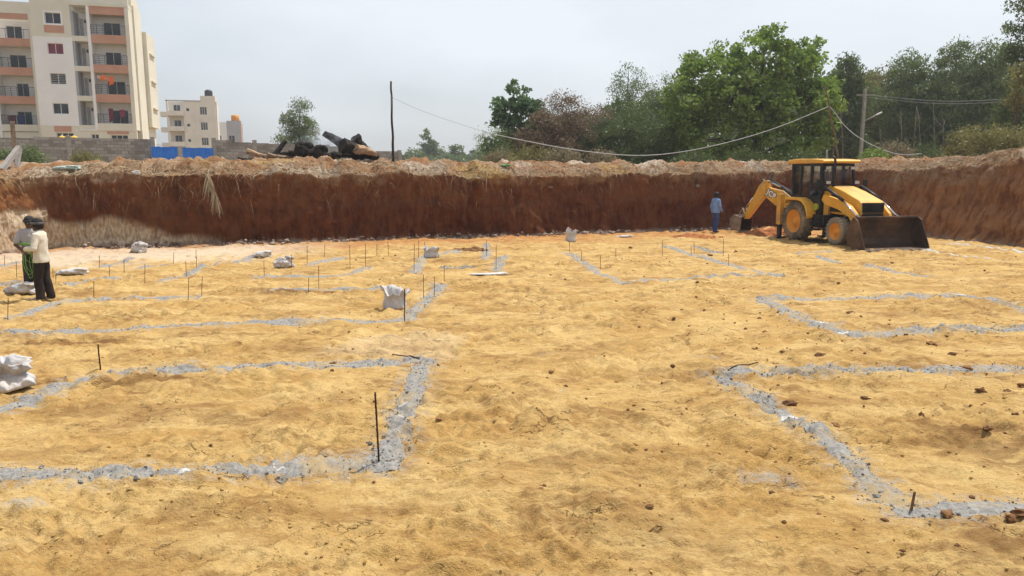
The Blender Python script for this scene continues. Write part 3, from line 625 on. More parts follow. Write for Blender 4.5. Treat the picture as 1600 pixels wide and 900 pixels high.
# ---- heaps of soil
def heap(name, px, py, rx, ry, h, mat, lab, n=48, clods=120, cm=None):
    p = gp(px, py); uu = np.linspace(-1.3, 1.3, n); A, B = np.meshgrid(uu, uu); q = np.hypot(A, B) + .28 * fbm(A * 1.6 + px, B * 1.6, 3, 4)
    Z = h * sstep(1.0, .05, q) * (1 + .5 * fbm(A * 3 + px, B * 3, 4, 9)) ; XX = p.x + A * rx; YY = p.y + B * ry
    Z = np.where(q > 1.02, -.06, Z) + G(XX, YY) - p.z; me = np_mesh(name, np.stack([A * rx, B * ry, Z], -1).reshape(-1, 3), grid_faces(n, n)); attr(me, 'tint', rng.rand(n * n))
    o = link_mesh(name, me, mat); o.location = p; tag(o, lab, 'soil heap')
    th = rng.rand(clods) * 6.28; rd = np.sqrt(rng.rand(clods)) * 1.05; P = np.stack([np.cos(th) * rd * rx, np.sin(th) * rd * ry, h * .8 * np.clip(1 - rd, 0, 1) ** 1.2], 1)
    scatter_rocks('lumps', P, np.abs(rng.normal(0, .03, clods)) + .012, cm or mat, rng, .8, .3, parent=o); return o
heap('soil_heap', 12, 392, 1.0, .6, .42, M_red, 'loose orange soil heap at the foot of the lit left bank')
heap('soil_heap', 1212, 366, 1.7, .8, .28, M_red, 'red soil and clods dug up behind the loader', clods=260)
heap('soil_heap', 1085, 371, 1.1, .5, .14, M_red, 'low red soil scatter beside the man in blue', clods=90)
heap('soil_heap', 735, 391, .6, .3, .06, M_clod, 'small brown soil patch on open yellow floor between stakes', clods=50)

# ================================================================== BACKHOE LOADER (x forward, y left, z up, ground below the rear axle)
M_yel = worn('loader_yellow', (.66, .335, .028), (.76, .40, .04), 2.5, .42, 0, .06, .004, dirt=(.40, .24, .10), dirt_amt=(.48, .74), spec=.5)
M_org = worn('rim_orange', (.62, .24, .02), (.70, .29, .03), 3, .55, 0, .08, .004, dirt=(.38, .22, .08), dirt_amt=(.5, .75))
M_blk = worn('black_paint', (.012, .012, .013), (.03, .028, .026), 4, .5, 0, .1, .004, dirt=(.12, .08, .045), dirt_amt=(.6, .85))
M_tyre = worn('dusty_tyre', (.075, .062, .048), (.18, .14, .095), 2.2, .92, 0, .4, .01, dirt=(.30, .22, .13), dirt_amt=(.42, .66))
M_steel = worn('worn_bucket_steel', (.060, .038, .027), (.115, .068, .045), 2.2, .62, .35, .35, .012, dirt=(.20, .12, .07), dirt_amt=(.5, .75))
M_edge = worn('scoured_edge', (.28, .22, .17), (.40, .33, .26), 5, .5, .4, .2, .006)
M_chrome = worn('chrome_rod', (.62, .62, .62), (.72, .72, .73), 4, .18, 1, .02, .001)
M_glass = None
t = NT('cab_glass'); b = t.n('BsdfPrincipled'); b.inputs['Base Color'].default_value = (.55, .62, .6, 1); b.inputs['Roughness'].default_value = .03; b.inputs['IOR'].default_value = 1.1; b.inputs['Transmission Weight'].default_value = 0.0
tr = t.n('BsdfTransparent'); tr.inputs[0].default_value = (.90, .93, .92, 1); gl = t.n('BsdfGlossy'); gl.inputs['Roughness'].default_value = .04; gl.inputs[0].default_value = (.9, .92, .95, 1)
fr = t.n('Fresnel'); fr.inputs[0].default_value = 1.22; ms = t.n('MixShader'); t.l(fr.outputs[0], ms.inputs[0]); t.l(tr.outputs[0], ms.inputs[1]); t.l(gl.outputs[0], ms.inputs[2]); t.l(ms.outputs[0], t.out.inputs[0]); M_glass = t.m
M_wht = worn('white_paint', (.72, .72, .70), (.80, .80, .78), 6, .6, 0, .05, .002)
M_seat = worn('seat_vinyl', (.03, .03, .032), (.05, .05, .05), 5, .7)
M_lampg = worn('lamp_glass', (.5, .5, .48), (.62, .62, .6), 9, .15, 0, .1, .004, spec=.6)
JA = R(14); rear = gp(1246, 375.5, 0)
jd = Vector((math.sin(JA), -math.cos(JA), 0)); jl = Vector((math.cos(JA), math.sin(JA), 0))
JCB = empty('backhoe_loader', rear + jl * .86 + Vector((0, 0, .01)), math.atan2(jd.y, jd.x)); JCB.scale = (1.04, 1.04, 1.04)
tag(JCB, 'yellow backhoe loader with raised rear digging arm and wide front shovel', 'loader')
def wheel(x, yc, Rw, W, nl, lugh, side):
    mb = MB(); h = W / 2; rim = Rw * .60
    mb.lathe([(rim * .97, -h * .82), (rim * 1.12, -h * .95), (Rw * .82, -h), (Rw * .93, -h * .88), (Rw * .965, -h * .6), (Rw * .975, 0), (Rw * .965, h * .6), (Rw * .93, h * .88), (Rw * .82, h), (rim * 1.12, h * .95), (rim * .97, h * .82)], (0, 0, 0), 40)
    w = mb.build('wheel', M_tyre, JCB); w.location = (x, yc, Rw)
    lg = MB()
    for k in range(nl):
        for sd in (-1, 1):
            a = 2 * math.pi * (k + (.5 if sd > 0 else 0)) / nl
            m = Matrix.Rotation(-a, 3, 'Y') @ Matrix.Rotation(sd * R(38), 3, 'X')
            c = Vector((Rw * .975 * math.cos(a), sd * h * .52, Rw * .975 * math.sin(a))); lg.box(c, (lugh * 2, h * 1.05, Rw * .085), m, (1, .85))
            c2 = Vector((Rw * .90 * math.cos(a + .10), sd * h * .93, Rw * .90 * math.sin(a + .10))); lg.box(c2, (Rw * .10, .03, Rw * .06), Matrix.Rotation(-a - .10, 3, 'Y'))
    lg.build('tread', M_tyre, w)
    rm = MB(); s = side; p = [(rim * 1.0, s * h * .86), (rim * .95, s * h * .80), (rim * .86, s * h * .55), (rim * .62, s * h * .30), (rim * .50, s * h * .30), (rim * .40, s * h * .42), (rim * .34, s * h * .62), (rim * .14, s * h * .66), (0.001, s * h * .66)]
    rm.lathe(p, (0, 0, 0), 32); rm.lathe([(rim * 1.0, -s * h * .86), (rim * .86, -s * h * .4), (.001, -s * h * .3)], (0, 0, 0), 24)
    for k in range(8):
        a = 2 * math.pi * k / 8; rm.tube([(rim * .56 * math.cos(a), s * h * .26, rim * .56 * math.sin(a)), (rim * .56 * math.cos(a), s * h * .38, rim * .56 * math.sin(a))], .022, 6)
    rm.build('rim', M_org, w, fix=True)
wheel(0, -.86, .70, .44, 20, .030, -1); wheel(0, .86, .70, .44, 20, .030, 1)
M_tyre0 = M_tyre; M_tyre = worn('tan_dusty_tyre', (.20, .165, .12), (.32, .26, .19), 2.2, .92, 0, .4, .01, dirt=(.12, .095, .07), dirt_amt=(.5, .7))
wheel(2.17, -.80, .475, .33, 22, .016, -1); wheel(2.17, .80, .475, .33, 22, .016, 1); M_tyre = M_tyre0
# chassis, axles
mb = MB(); mb.bb(-1.25, 2.75, -.34, .34, .50, .92); mb.bb(-.30, .30, -.62, .62, .55, .88); mb.tube([(2.17, -.66, .475), (2.17, .66, .475)], .09, 10); mb.tube([(0, -.7, .70), (0, .7, .70)], .14, 12)
mb.bb(.45, 1.35, -.78, -.34, .62, .98); mb.bb(.45, 1.35, .34, .78, .62, .98); mb.bb(-.55, .62, -.5, .5, .9, 1.05); mb.build('chassis', M_blk, JCB, .015)
mb = MB(); mb.bb(.78, 1.22, -.96, -.74, .44, .48); mb.bb(.80, 1.20, -.94, -.76, .70, .74)
for x in (.80, 1.20): mb.bar((x, -.85, .46), (x, -.80, .98), .03, .03)
mb.build('step', M_blk, JCB)
# rear mudguards
def mudguard(s):
    mb = MB(); pr = [(-.62, 1.40), (-.55, 1.56), (.18, 1.56), (.42, 1.50), (.62, 1.36), (.75, 1.12), (.80, .92)]
    n = len(pr); y0, y1 = (s * .52, s * 1.06); V = []
    for (x, z) in pr:
        V += [(x, y0, z), (x, y1, z), (x * .97, y1, z - .10), (x * .97, y0, z - .045)]
    Fs = [(i * 4 + k, i * 4 + (k + 1) % 4, i * 4 + 4 + (k + 1) % 4, i * 4 + 4 + k) for i in range(n - 1) for k in range(4)] + [(0, 1, 2, 3), ((n - 1) * 4 + 3, (n - 1) * 4 + 2, (n - 1) * 4 + 1, (n - 1) * 4)]
    mb.add(V, Fs); mb.build('mudguard', M_yel, JCB, .02, fix=True)
mudguard(-1); mudguard(1)
mb = MB(); mb.bb(-.78, -.55, -.88, -.5, 1.18, 1.52); mb.build('side_locker', M_yel, JCB, .02)
# cab
mb = MB(); mb.bb(-.62, .98, -.66, .66, 1.0, 1.10)
mb.prism([(.30, .98), (.98, .98), (.98, 1.62), (.62, 1.62), (.42, 1.50)], -.70, -.64); mb.prism([(.30, .98), (.98, .98), (.98, 1.62), (.62, 1.62), (.42, 1.50)], .64, .70)
mb.bb(.90, .98, -.66, .66, 1.08, 1.72); mb.bb(-.66, -.60, -.66, .66, 1.08, 1.56); mb.build('cab_shell', M_blk, JCB, .012)
pill = [((.98, 1.62), (.86, 2.74)), ((.40, 1.50), (.36, 2.74)), ((-.62, 1.52), (-.78, 2.74)), ((-.18, 1.52), (-.22, 2.74))]
mb = MB()
for s in (-1, 1):
    for i, ((x0, z0_), (x1, z1_)) in enumerate(pill):
        if i < 4: mb.bar((x0, s * .69, z0_), (x1, s * .64, z1_), .06, .07 if i != 1 else .12, (1, 0, 0))
    mb.bar((-.80, s * .64, 2.72), (.90, s * .64, 2.72), .07, .08); mb.bar((-.64, s * .69, 1.56), (.98, s * .69, 1.56), .06, .07)
    mb.bar((.40, s * .675, 2.0), (.92, s * .67, 2.02), .03, .04)
mb.bar((.88, -.64, 2.72), (.88, .64, 2.72), .07, .08); mb.bar((-.78, -.64, 2.72), (-.78, .64, 2.72), .07, .08); mb.bar((.95, -.66, 1.72), (.95, .66, 1.72), .06, .06); mb.bar((-.65, -.66, 1.56), (-.65, .66, 1.56), .06, .06)
mb.build('cab_frame', M_blk, JCB)
def pane(nm, P):
    mb = MB(); P = [Vector(p) for p in P]; n = (P[1] - P[0]).cross(P[3] - P[0]).normalized() * .006
    mb.add([p - n for p in P] + [p + n for p in P], [(3, 2, 1, 0), (4, 5, 6, 7), (0, 1, 5, 4), (1, 2, 6, 5), (2, 3, 7, 6), (3, 0, 4, 7)]); return mb.build('window_pane', M_glass, JCB)
for s in (-1, 1):
    pane('', [(-.60, s * .69, 1.60), (-.21, s * .69, 1.60), (-.25, s * .642, 2.69), (-.76, s * .642, 2.69)])
    pane('', [(-.15, s * .69, 1.60), (.36, s * .69, 1.60), (.33, s * .642, 2.69), (-.20, s * .642, 2.69)])
    pane('', [(.45, s * .69, 1.66), (.95, s * .69, 1.66), (.84, s * .642, 2.69), (.41, s * .642, 2.69)])
pane('', [(.96, -.62, 1.76), (.96, .62, 1.76), (.865, .60, 2.69), (.865, -.60, 2.69)])
pane('', [(-.65, -.62, 1.60), (-.65, .62, 1.60), (-.78, .60, 2.69), (-.78, -.60, 2.69)])
mb = MB(); mb.prism([(-1.00, 2.77), (1.10, 2.77), (1.16, 2.83), (1.08, 2.885), (.5, 2.93), (-.5, 2.94), (-.92, 2.90), (-1.04, 2.83)], -.76, .76); mb.build('cab_roof', M_yel, JCB, .045)
mb = MB(); mb.ell((-.15, 0, 1.52), (.26, .26, .09)); mb.box((-.38, 0, 1.85), (.12, .46, .62), Euler((0, -.15, 0)).to_matrix()); mb.bb(-.3, .0, -.18, .18, 1.1, 1.48); mb.build('driver_seat', M_seat, JCB, .03)
mb = MB(); mb.tube([(.80, 0, 1.1), (.52, 0, 1.78)], .04, 8); n = 16; mb.tube([Vector((.52, 0, 1.80)) + Matrix.Rotation(R(-22), 3, 'Y') @ Vector((.19 * math.cos(2 * math.pi * k / n), .19 * math.sin(2 * math.pi * k / n), 0)) for k in range(n + 1)], .017, 6, False); mb.bb(.72, .9, -.4, .4, 1.5, 1.74); mb.build('steering_wheel', M_blk, JCB)
# bonnet and grille
def bon(x, y, z): return (x, y * (1 - .10 * max(0, (z - 1.2))), z)
mb = MB(); mb.prism([(1.0, 1.05), (2.72, .95), (2.80, 1.05), (2.78, 1.44), (2.66, 1.53), (1.9, 1.80), (1.30, 1.97), (1.0, 1.99)], -.47, .47, bon); mb.build('bonnet', M_yel, JCB, .045)
mb = MB()
for i in range(9): mb.bb(2.79, 2.815, -.38, .38, 1.00 + i * .047, 1.025 + i * .047)
mb.bb(2.77, 2.796, -.42, .42, .94, 1.45); mb.build('grille', M_blk, JCB)
mb = MB(); mb.bb(2.55, 2.92, -.30, .30, .52, .94); mb.build('front_frame', M_blk, JCB, .02)
mb = MB(); mb.prism([(1.15, 1.1), (1.95, 1.1), (1.75, 1.62), (1.22, 1.72)], -.505, -.48); mb.build('side_panel', M_blk, JCB, .008)
mb = MB(); mb.prism([(1.15, 1.1), (1.95, 1.1), (1.75, 1.62), (1.22, 1.72)], .48, .505); mb.build('side_panel', M_blk, JCB, .008)
# exhaust, lamps, mirrors
mb = MB(); mb.tube([(1.22, -.36, 1.9), (1.22, -.36, 2.05)], .07, 12); mb.tube([(1.22, -.36, 2.0), (1.22, -.36, 2.82), (1.20, -.37, 2.94), (1.12, -.42, 3.0)], .042, 12); mb.build('exhaust_stack', M_blk, JCB)
for s in (-1, 1):
    mb = MB(); mb.box((.98, s * .50, 2.60), (.09, .17, .12)); l_ = mb.build('work_lamp', M_blk, JCB, .02); mb = MB(); mb.box((1.032, s * .50, 2.60), (.012, .14, .095)); mb.build('lens', M_lampg, l_)
    mb = MB(); mb.bar((.98, s * .68, 1.86), (1.16, s * .90, 2.02), .025, .025); mb.box((1.18, s * .93, 2.08), (.05, .19, .26), Euler((0, 0, s * .25)).to_matrix()); mb.build('mirror', M_blk, JCB, .01)
    mb = MB(); mb.box((1.16, s * .58, 2.10), (.10, .20, .13)); mb.bar((1.1, s * .52, 1.75), (1.16, s * .58, 2.06), .03, .03); h_ = mb.build('headlight', M_blk, JCB, .02); mb = MB(); mb.box((1.217, s * .58, 2.10), (.012, .17, .10)); mb.build('lens', M_lampg, h_)
mb = MB(); mb.tube([(.86, -.72, 1.25), (.86, -.80, 1.25)], .12, 14); mb.build('round_cap', worn('cap_green', (.30, .32, .03), (.4, .4, .05), 6), JCB)
mb = MB(); mb.tube([(.62, -.71, 1.70), (.62, -.79, 1.76)], .10, 12); mb.build('air_filter', M_blk, JCB)
# loader arms, links, rams
for s in (-1, 1):
    y0, y1 = s * .58, s * .70
    mb = MB(); mb.prism([(1.05, 1.50), (1.20, 1.36), (1.95, 1.20), (2.50, .98), (2.96, .42), (3.12, .42), (3.14, .55), (2.84, 1.10), (2.55, 1.34), (2.05, 1.52), (1.15, 1.70)], min(y0, y1), max(y0, y1)); mb.build('loader_arm', M_yel, JCB, .015)
    mb = MB(); mb.prism([(1.02, .9), (1.25, .9), (1.32, 1.80), (1.02, 1.80)], min(s * .47, s * .575), max(s * .47, s * .575)); mb.build('arm_tower', M_yel, JCB, .012)
    mb = MB(); mb.tube([(1.25, s * .755, 1.96), (2.25, s * .755, 1.52)], .055, 10); mb.bar((1.12, s * .72, 1.74), (1.25, s * .755, 1.98), .07, .09); ra = mb.build('tilt_ram', M_blk, JCB)
    mb = MB(); mb.tube([(2.22, s * .755, 1.535), (3.02, s * .755, 1.02)], .03, 8); mb.build('ram_rod', M_chrome, ra)
    mb = MB(); mb.bar((3.0, s * .755, 1.06), (3.14, s * .73, .40), .05, .10, (0, 1, 0)); mb.bar((3.0, s * .755, 1.05), (3.28, s * .73, .86), .05, .09, (0, 1, 0)); mb.build('tilt_link', M_blk, JCB, .01)
    mb = MB(); mb.tube([(1.35, s * .50, .78), (2.0, s * .53, .92)], .05, 10); rb = mb.build('lift_ram', M_blk, JCB); mb = MB(); mb.tube([(1.98, s * .53, .915), (2.45, s * .56, 1.05)], .028, 8); mb.build('ram_rod', M_chrome, rb)
# front shovel
W2 = 1.19; inner = [(4.02, .035), (3.50, .05), (3.30, .14), (3.21, .32), (3.22, .58), (3.30, .82), (3.44, .98)]
outer = [(4.02, 0.0), (3.47, .01), (3.25, .11), (3.155, .31), (3.165, .60), (3.25, .85), (3.41, 1.02)]
mb = MB(); n = len(inner)
for a in range(n - 1):
    P = [inner[a], inner[a + 1], outer[a + 1], outer[a]]
    mb.add([(x, y, z) for y in (-W2, W2) for x, z in P], [(0, 1, 5, 4), (2, 3, 7, 6), (0, 3, 2, 1), (4, 5, 6, 7)] + ([(1, 2, 6, 5)] if a == n - 2 else []) + ([(3, 0, 4, 7)] if a == 0 else []))
sh = mb.build('front_shovel', M_steel, JCB, fix=True)
for s in (-1, 1):
    mb = MB(); mb.prism([(4.02, .0), (4.00, .10), (3.62, .92), (3.44, 1.025), (3.40, 1.02)] + list(reversed(outer[1:-1])), min(s * (W2 + .002), s * (W2 + .032)), max(s * (W2 + .002), s * (W2 + .032))); mb.build('side_plate', M_steel, sh, fix=True)
mb = MB(); mb.bb(3.92, 4.10, -W2 - .04, W2 + .04, -.005, .028); mb.build('cutting_edge', M_edge, sh)
for k in range(8):
    mb = MB(); yk = -W2 + .1 + k * (2 * W2 - .2) / 7; mb.box((4.12, yk, .016), (.16, .085, .04), None, (.7, .8)); mb.build('tooth', M_edge, sh)
mb = MB(); mb.bb(3.40, 3.47, -W2, W2, .985, 1.045); mb.build('top_rail', M_steel, sh, .01)
mb = MB()
for s in (-1, 1): mb.bb(3.05, 3.19, s * .60, s * .74, .34, .92)
mb.build('shovel_bracket', M_steel, sh)
# rear frame and stabilisers
mb = MB(); mb.bb(-1.08, -.90, -.9, .9, .50, .64); mb.bb(-1.08, -.90, -.9, .9, 1.02, 1.14); mb.bb(-1.06, -.92, -.5, -.36, .6, 1.1); mb.bb(-1.06, -.92, .36, .5, .6, 1.1); mb.bb(-1.0, -.7, -.4, .4, .55, .95); mb.build('rear_frame', M_blk, JCB, .012)
for s in (-1, 1):
    mb = MB(); mb.bb(-1.04, -.80, s * .90, s * 1.08, .52, 1.66); st_ = mb.build('stabiliser', M_yel, JCB, .015)
    mb = MB(); mb.bb(-1.00, -.84, s * .93, s * 1.05, .06, .60); mb.bb(-1.12, -.76, s * .80, s * 1.16, .01, .06); mb.build('stabiliser_foot', M_blk, st_, .008)
# digging arm: built in the plane x backwards (r), z up, swung a little about the king post
SLEW = R(14)
def bh(r, y, z):
    return (-1.12 - r * math.cos(SLEW) - y * math.sin(SLEW), y * math.cos(SLEW) - r * math.sin(SLEW), z)
def plate(nm, poly, y0, y1, mat, bev=.015, par=None):
    mb = MB(); mb.prism(poly, y0, y1, bh); return mb.build(nm, mat, par or JCB, bev, fix=True)
plate('king_post', [(-.12, .55), (.22, .60), (.28, .95), (.18, 1.30), (-.02, 1.40), (-.12, 1.2)], -.2, .2, M_yel)
BOOM = [(.02, .75), (.25, .70), (.9, 1.05), (1.6, 1.46), (1.85, 1.60), (1.88, 1.80), (1.70, 1.88), (.9, 1.74), (.15, 1.30)]
plate('boom', BOOM, -.13, .13, M_yel)
DIP = [(1.62, 2.12), (1.80, 2.16), (2.02, 1.95), (2.80, .70), (2.76, .55), (2.62, .57), (1.66, 1.62), (1.58, 1.85)]
plate('dipper', DIP, -.105, .105, M_yel)
for y in (-.16, .16): plate('pin_plate', [(1.60, 1.62), (1.84, 1.56), (1.98, 1.80), (1.84, 2.02), (1.64, 1.96)], y - .02, y + .02, M_yel, .006)
mb = MB(); mb.tube([bh(.20, 0, 1.45), bh(.95, 0, 1.90)], .07, 10); rm_ = mb.build('dipper_ram', M_blk, JCB); mb = MB(); mb.tube([bh(.93, 0, 1.89), bh(1.66, 0, 2.10)], .035, 8); mb.build('ram_rod', M_chrome, rm_)
mb = MB(); mb.tube([bh(1.90, 0, 2.18), bh(2.40, 0, 1.45)], .055, 10); rm_ = mb.build('crowd_ram', M_blk, JCB); mb = MB(); mb.tube([bh(2.38, 0, 1.47), bh(2.86, 0, .98)], .03, 8); mb.build('ram_rod', M_chrome, rm_)
mb = MB()
for y in (-.09, .09): mb.bar(bh(2.86, y, 1.0), bh(2.70, y, .66), .03, .07, (0, 1, 0)); mb.bar(bh(2.86, y, 1.0), bh(3.06, y, .74), .03, .07, (0, 1, 0))
mb.build('tipping_link', M_edge, JCB)
mb = MB()
for k in range(3):
    yk = -.04 + k * .04; mb.tube([bh(.1, yk, 1.35), bh(.5, yk, 1.70 + .03 * k), bh(1.1, yk, 1.98), bh(1.6, yk, 2.2 + .03 * k), bh(1.95, yk, 2.12), bh(2.15, yk, 1.86)], .014, 6)
mb.tube([bh(1.60, .05, 2.12), bh(1.45, .03, 2.36), bh(1.40, 0, 2.48), bh(1.58, -.03, 2.42), bh(1.70, -.03, 2.2)], .014, 6); mb.build('hydraulic_hose', M_blk, JCB)
BI = [(2.70, .64), (3.14, .72), (3.34, .54), (3.32, .28), (3.14, .10), (2.84, .03)]
mb = MB(); n = len(BI); cen = Vector((2.95, .38))
for a in range(n - 1):
    p0, p1 = Vector(BI[a]), Vector(BI[a + 1]); q0, q1 = p0 + (cen - p0).normalized() * .035, p1 + (cen - p1).normalized() * .035
    P = [p0, p1, q1, q0]; mb.add([bh(p.x, y, p.y) for y in (-.30, .30) for p in P], [(0, 1, 5, 4), (2, 3, 7, 6), (0, 3, 2, 1), (4, 5, 6, 7), (1, 2, 6, 5), (3, 0, 4, 7)])
bk = mb.build('digging_bucket', M_steel, JCB, fix=True)
for s in (-1, 1): plate('side_plate', BI + [(2.74, .12)], min(s * .302, s * .33), max(s * .302, s * .33), M_edge if s < 0 else M_steel, .004, bk)
for k in range(5):
    y = -.26 + k * .13; mb = MB(); mb.bar(bh(2.88, y, .05), bh(2.68, y, .03), .06, .05); mb.build('tooth', M_edge, bk)
# lettering on both flanks of the boom and small on the bonnet
def lettering(txt, size, mat_f, mat_b, M4, parent, bold=.012, name='lettering'):
    for mat, off, dz in ((mat_b, bold * 3.0, .0), (mat_f, bold, .004)):
        cu = bpy.data.curves.new('txt', 'FONT'); cu.body = txt; cu.size = size; cu.align_x = 'CENTER'; cu.align_y = 'CENTER'; cu.offset = off; cu.extrude = .002; cu.shear = .0; cu.space_character = 1.08 if off else 1.0
        tob = bpy.data.objects.new('t', cu); col.objects.link(tob); bpy.context.view_layer.update(); dg = bpy.context.evaluated_depsgraph_get()
        me = bpy.data.meshes.new_from_object(tob.evaluated_get(dg)); bpy.data.objects.remove(tob); me.transform(M4 @ Matrix.Translation((0, 0, dz))); link_mesh(name, me, mat, parent)
boom_o = [o for o in JCB.children if o.name.startswith('boom')][0]
ang = math.atan2(.66, 1.22)
for s in (-1, 1):
    c = Vector(bh(1.33, s * .134, 1.595)); xd = (Vector(bh(2.11, s * .134, 1.595 + .78 * math.tan(R(28)))) - c).normalized()
    if s < 0: xd = -xd
    nrm = (Vector(bh(0, s, 0)) - Vector(bh(0, 0, 0))).normalized(); yd = nrm.cross(xd)
    M4 = Matrix((xd, yd, nrm)).transposed().to_4x4(); M4.translation = c
    lettering('JCB', .31, M_wht, M_blk, M4, boom_o, .014)
bn = [o for o in JCB.children if o.name.startswith('bonnet')][0]
for s in (-1, 1):
    xd = Vector((-s * -1, 0, 0)); nrm = Vector((0, s, 0)); xd = Vector((1, 0, 0)) if s < 0 else Vector((-1, 0, 0)); yd = nrm.cross(xd); M4 = Matrix((xd, yd, nrm)).transposed().to_4x4(); M4.translation = Vector((1.42, s * .51, 1.34)); lettering('JCB', .15, M_wht, M_blk, M4, bn, .005)
# yellow plank-like slab in the dug soil
mb = MB(); mb.box((0, 0, .14), (.95, .26, .12), Euler((.1, -.30, .5)).to_matrix(), (.92, .8)); o = mb.build('soil_slab', worn('ochre_slab', (.46, .29, .10), (.55, .37, .15), 5, .95, 0, .6, .02), None, .02); o.location = gp(1193, 366.5, 0); tag(o, 'tilted ochre soil slab lying on red clods behind the loader', 'soil slab')

# ================================================================== PEOPLE (x forward, y left)
M_skin = worn('dark_skin', (.075, .038, .022), (.10, .052, .031), 6, .55, 0, .1, .003)
M_hair = worn('black_hair', (.008, .007, .006), (.016, .014, .012), 30, .6, 0, .8, .01)
M_eye = worn('eye_white', (.5, .48, .45), (.55, .53, .5), 20, .3)
def person(loc, rz, lab, H=1.68, arms=None, stance=((.03, .10), (-.03, -.10)), shirt=None, pants=None, shoes=None, sleeve='long', untuck=.80, head_yaw=0.0, head_pitch=0.0, wrap=None, belly=.0, lean=0.0, pants_wide=1.0):
    P = empty('person', loc, rz); k = H / 1.68; P.scale = (k, k, k); tag(P, lab, 'person')
    L = lean; sh = [Vector((L, .19, 1.38)), Vector((L, -.19, 1.38))]; hip = [Vector((0, .095, .88)), Vector((0, -.095, .88))]
    feet = [Vector((stance[0][0], stance[0][1], .075)), Vector((stance[1][0], stance[1][1], .075))]; knee = [(hip[i] + feet[i]) / 2 + Vector((.035, 0, .0)) for i in (0, 1)]
    HC = Vector((L + .03, 0, 1.565)); hr = Euler((0, head_pitch, head_yaw)).to_matrix()
    body = MB(); body.loft([(0, 0, .82, .09, .14), (0, 0, .92, .105, .155), (L * .3, 0, 1.05, .095, .135), (L * .7, 0, 1.2, .105, .15), (L, 0, 1.33, .10, .165), (L, 0, 1.41, .07, .12), (L, 0, 1.45, .045, .05)])
    body.capsule((L, 0, 1.38), HC + Vector((-.02, 0, -.05)), .055, .05); body.ell(HC, (.098, .076, .118), rot=hr)
    body.ell(HC + hr @ Vector((.035, 0, -.06)), (.06, .055, .055), rot=hr); body.capsule(HC + hr @ Vector((.095, 0, .015)), HC + hr @ Vector((.108, 0, -.025)), .010, .015, 8)
    body.ell(HC + hr @ Vector((.082, 0, -.065)), (.018, .028, .012), rot=hr); body.ell(HC + hr @ Vector((.072, 0, -.098)), (.02, .025, .018), rot=hr)
    for s in (-1, 1): body.ell(HC + hr @ Vector((-.005, s * .078, -.005)), (.022, .012, .032), rot=hr)
    ends = []
    for i in (0, 1):
        el, wr, fd, th = [Vector(a) for a in arms[i]]           # elbow, wrist, finger direction, thumb direction
        body.capsule(sh[i] + Vector((0, -.025 if i == 0 else .025, -.03)), el, .044, .038); body.capsule(el, wr, .042, .027); fd.normalize(); th = (th - fd * th.dot(fd)).normalized(); nn = fd.cross(th)
        pc = wr + fd * .05; body.tube([wr, wr + fd * .03, pc + fd * .02, wr + fd * .095], [(.026, .02), (.018, .038), (.017, .042), (.013, .038)], 10)
        for q in range(4):
            b0 = wr + fd * .085 + th * (.032 - .0215 * q); ln = (.068, .078, .072, .056)[q]; m1 = b0 + fd * ln * .5 + nn * .010; body.capsule(b0, m1, .0092, .0088, 7); body.capsule(m1, m1 + fd * ln * .34 + nn * ln * .34, .0088, .0075, 7)
        t0 = wr + fd * .03 + th * .035; t1 = t0 + (fd * .6 + th * .75) * .045; body.capsule(t0, t1, .012, .0105, 7); body.capsule(t1, t1 + (fd * .9 + th * .3 + nn * .2) * .03, .0105, .0085, 7)
        body.capsule(hip[i], knee[i], .078, .055); body.capsule(knee[i], feet[i] + Vector((0, 0, .03)), .055, .038)
        ft = feet[i]; body.capsule(ft + Vector((-.04, 0, -.035)), ft + Vector((.13, 0, -.045)), .038, .028); ends.append((el, wr))
    fused(body, 'body', M_skin, P, .0095, 2)
    for s in (-1, 1):
        e = MB(); e.ell(HC + hr @ Vector((.086, s * .032, .012)), (.012, .014, .010), 8, 6); e.build('eye', M_eye, P)
    h = MB(); h.ell(HC + hr @ Vector((-.014, 0, .028)), (.116, .100, .118), rot=hr); h.ell(HC + hr @ Vector((-.045, 0, -.01)), (.086, .090, .10), rot=hr); fused(h, 'hair', M_hair, P, .012, 1, .004, 40, 3)
    if wrap:
        w = MB(); n = 28; pts = [HC + hr @ Vector((-.012 + .122 * math.cos(2 * math.pi * q / n), .105 * math.sin(2 * math.pi * q / n), .035 + .018 * math.cos(2 * math.pi * q / n))) for q in range(n + 1)]
        w.tube(pts, [(.020, .008)] * (n + 1), 8, False); w.capsule(HC + hr @ Vector((-.115, .02, .02)), HC + hr @ Vector((-.125, .03, -.06)), .014, .008); w.build('head_cloth', wrap, P)
    s_ = MB(); b = belly
    s_.loft([(L * .05, 0, untuck, .142, .200), (L * .1, 0, untuck + .06, .140, .196), (L * .3 + b * .5, 0, 1.0, .126 + b, .175), (L * .6 + b * .4, 0, 1.13, .122 + b, .172), (L * .9, 0, 1.27, .124, .190), (L, 0, 1.36, .108, .185), (L, 0, 1.415, .085, .135), (L, 0, 1.445, .062, .075)], 22)
    for i in (0, 1):
        el, wr = ends[i]; s_.capsule(sh[i] + Vector((0, -.018 if i == 0 else .018, -.025)), sh[i] + (el - sh[i]) * (.97 if sleeve == 'long' else .72), .066, .060 if sleeve == 'long' else .074)
        if sleeve == 'long': s_.capsule(el, el + (wr - el) * .86, .060, .046)
    fused(s_, 'shirt', shirt, P, .012, 3, .009, 12, 21)
    c = MB(); c.tube([(L + .0, 0, 1.415), (L + .012, 0, 1.455)], [(.075, .085), (.062, .068)], 16, False); c.build('collar', shirt, P)
    t_ = MB(); t_.loft([(0, 0, .80, .10, .15), (0, 0, .86, .104, .156), (0, 0, .94, .102, .150), (0, 0, 1.0, .118, .155)], 18); w = pants_wide
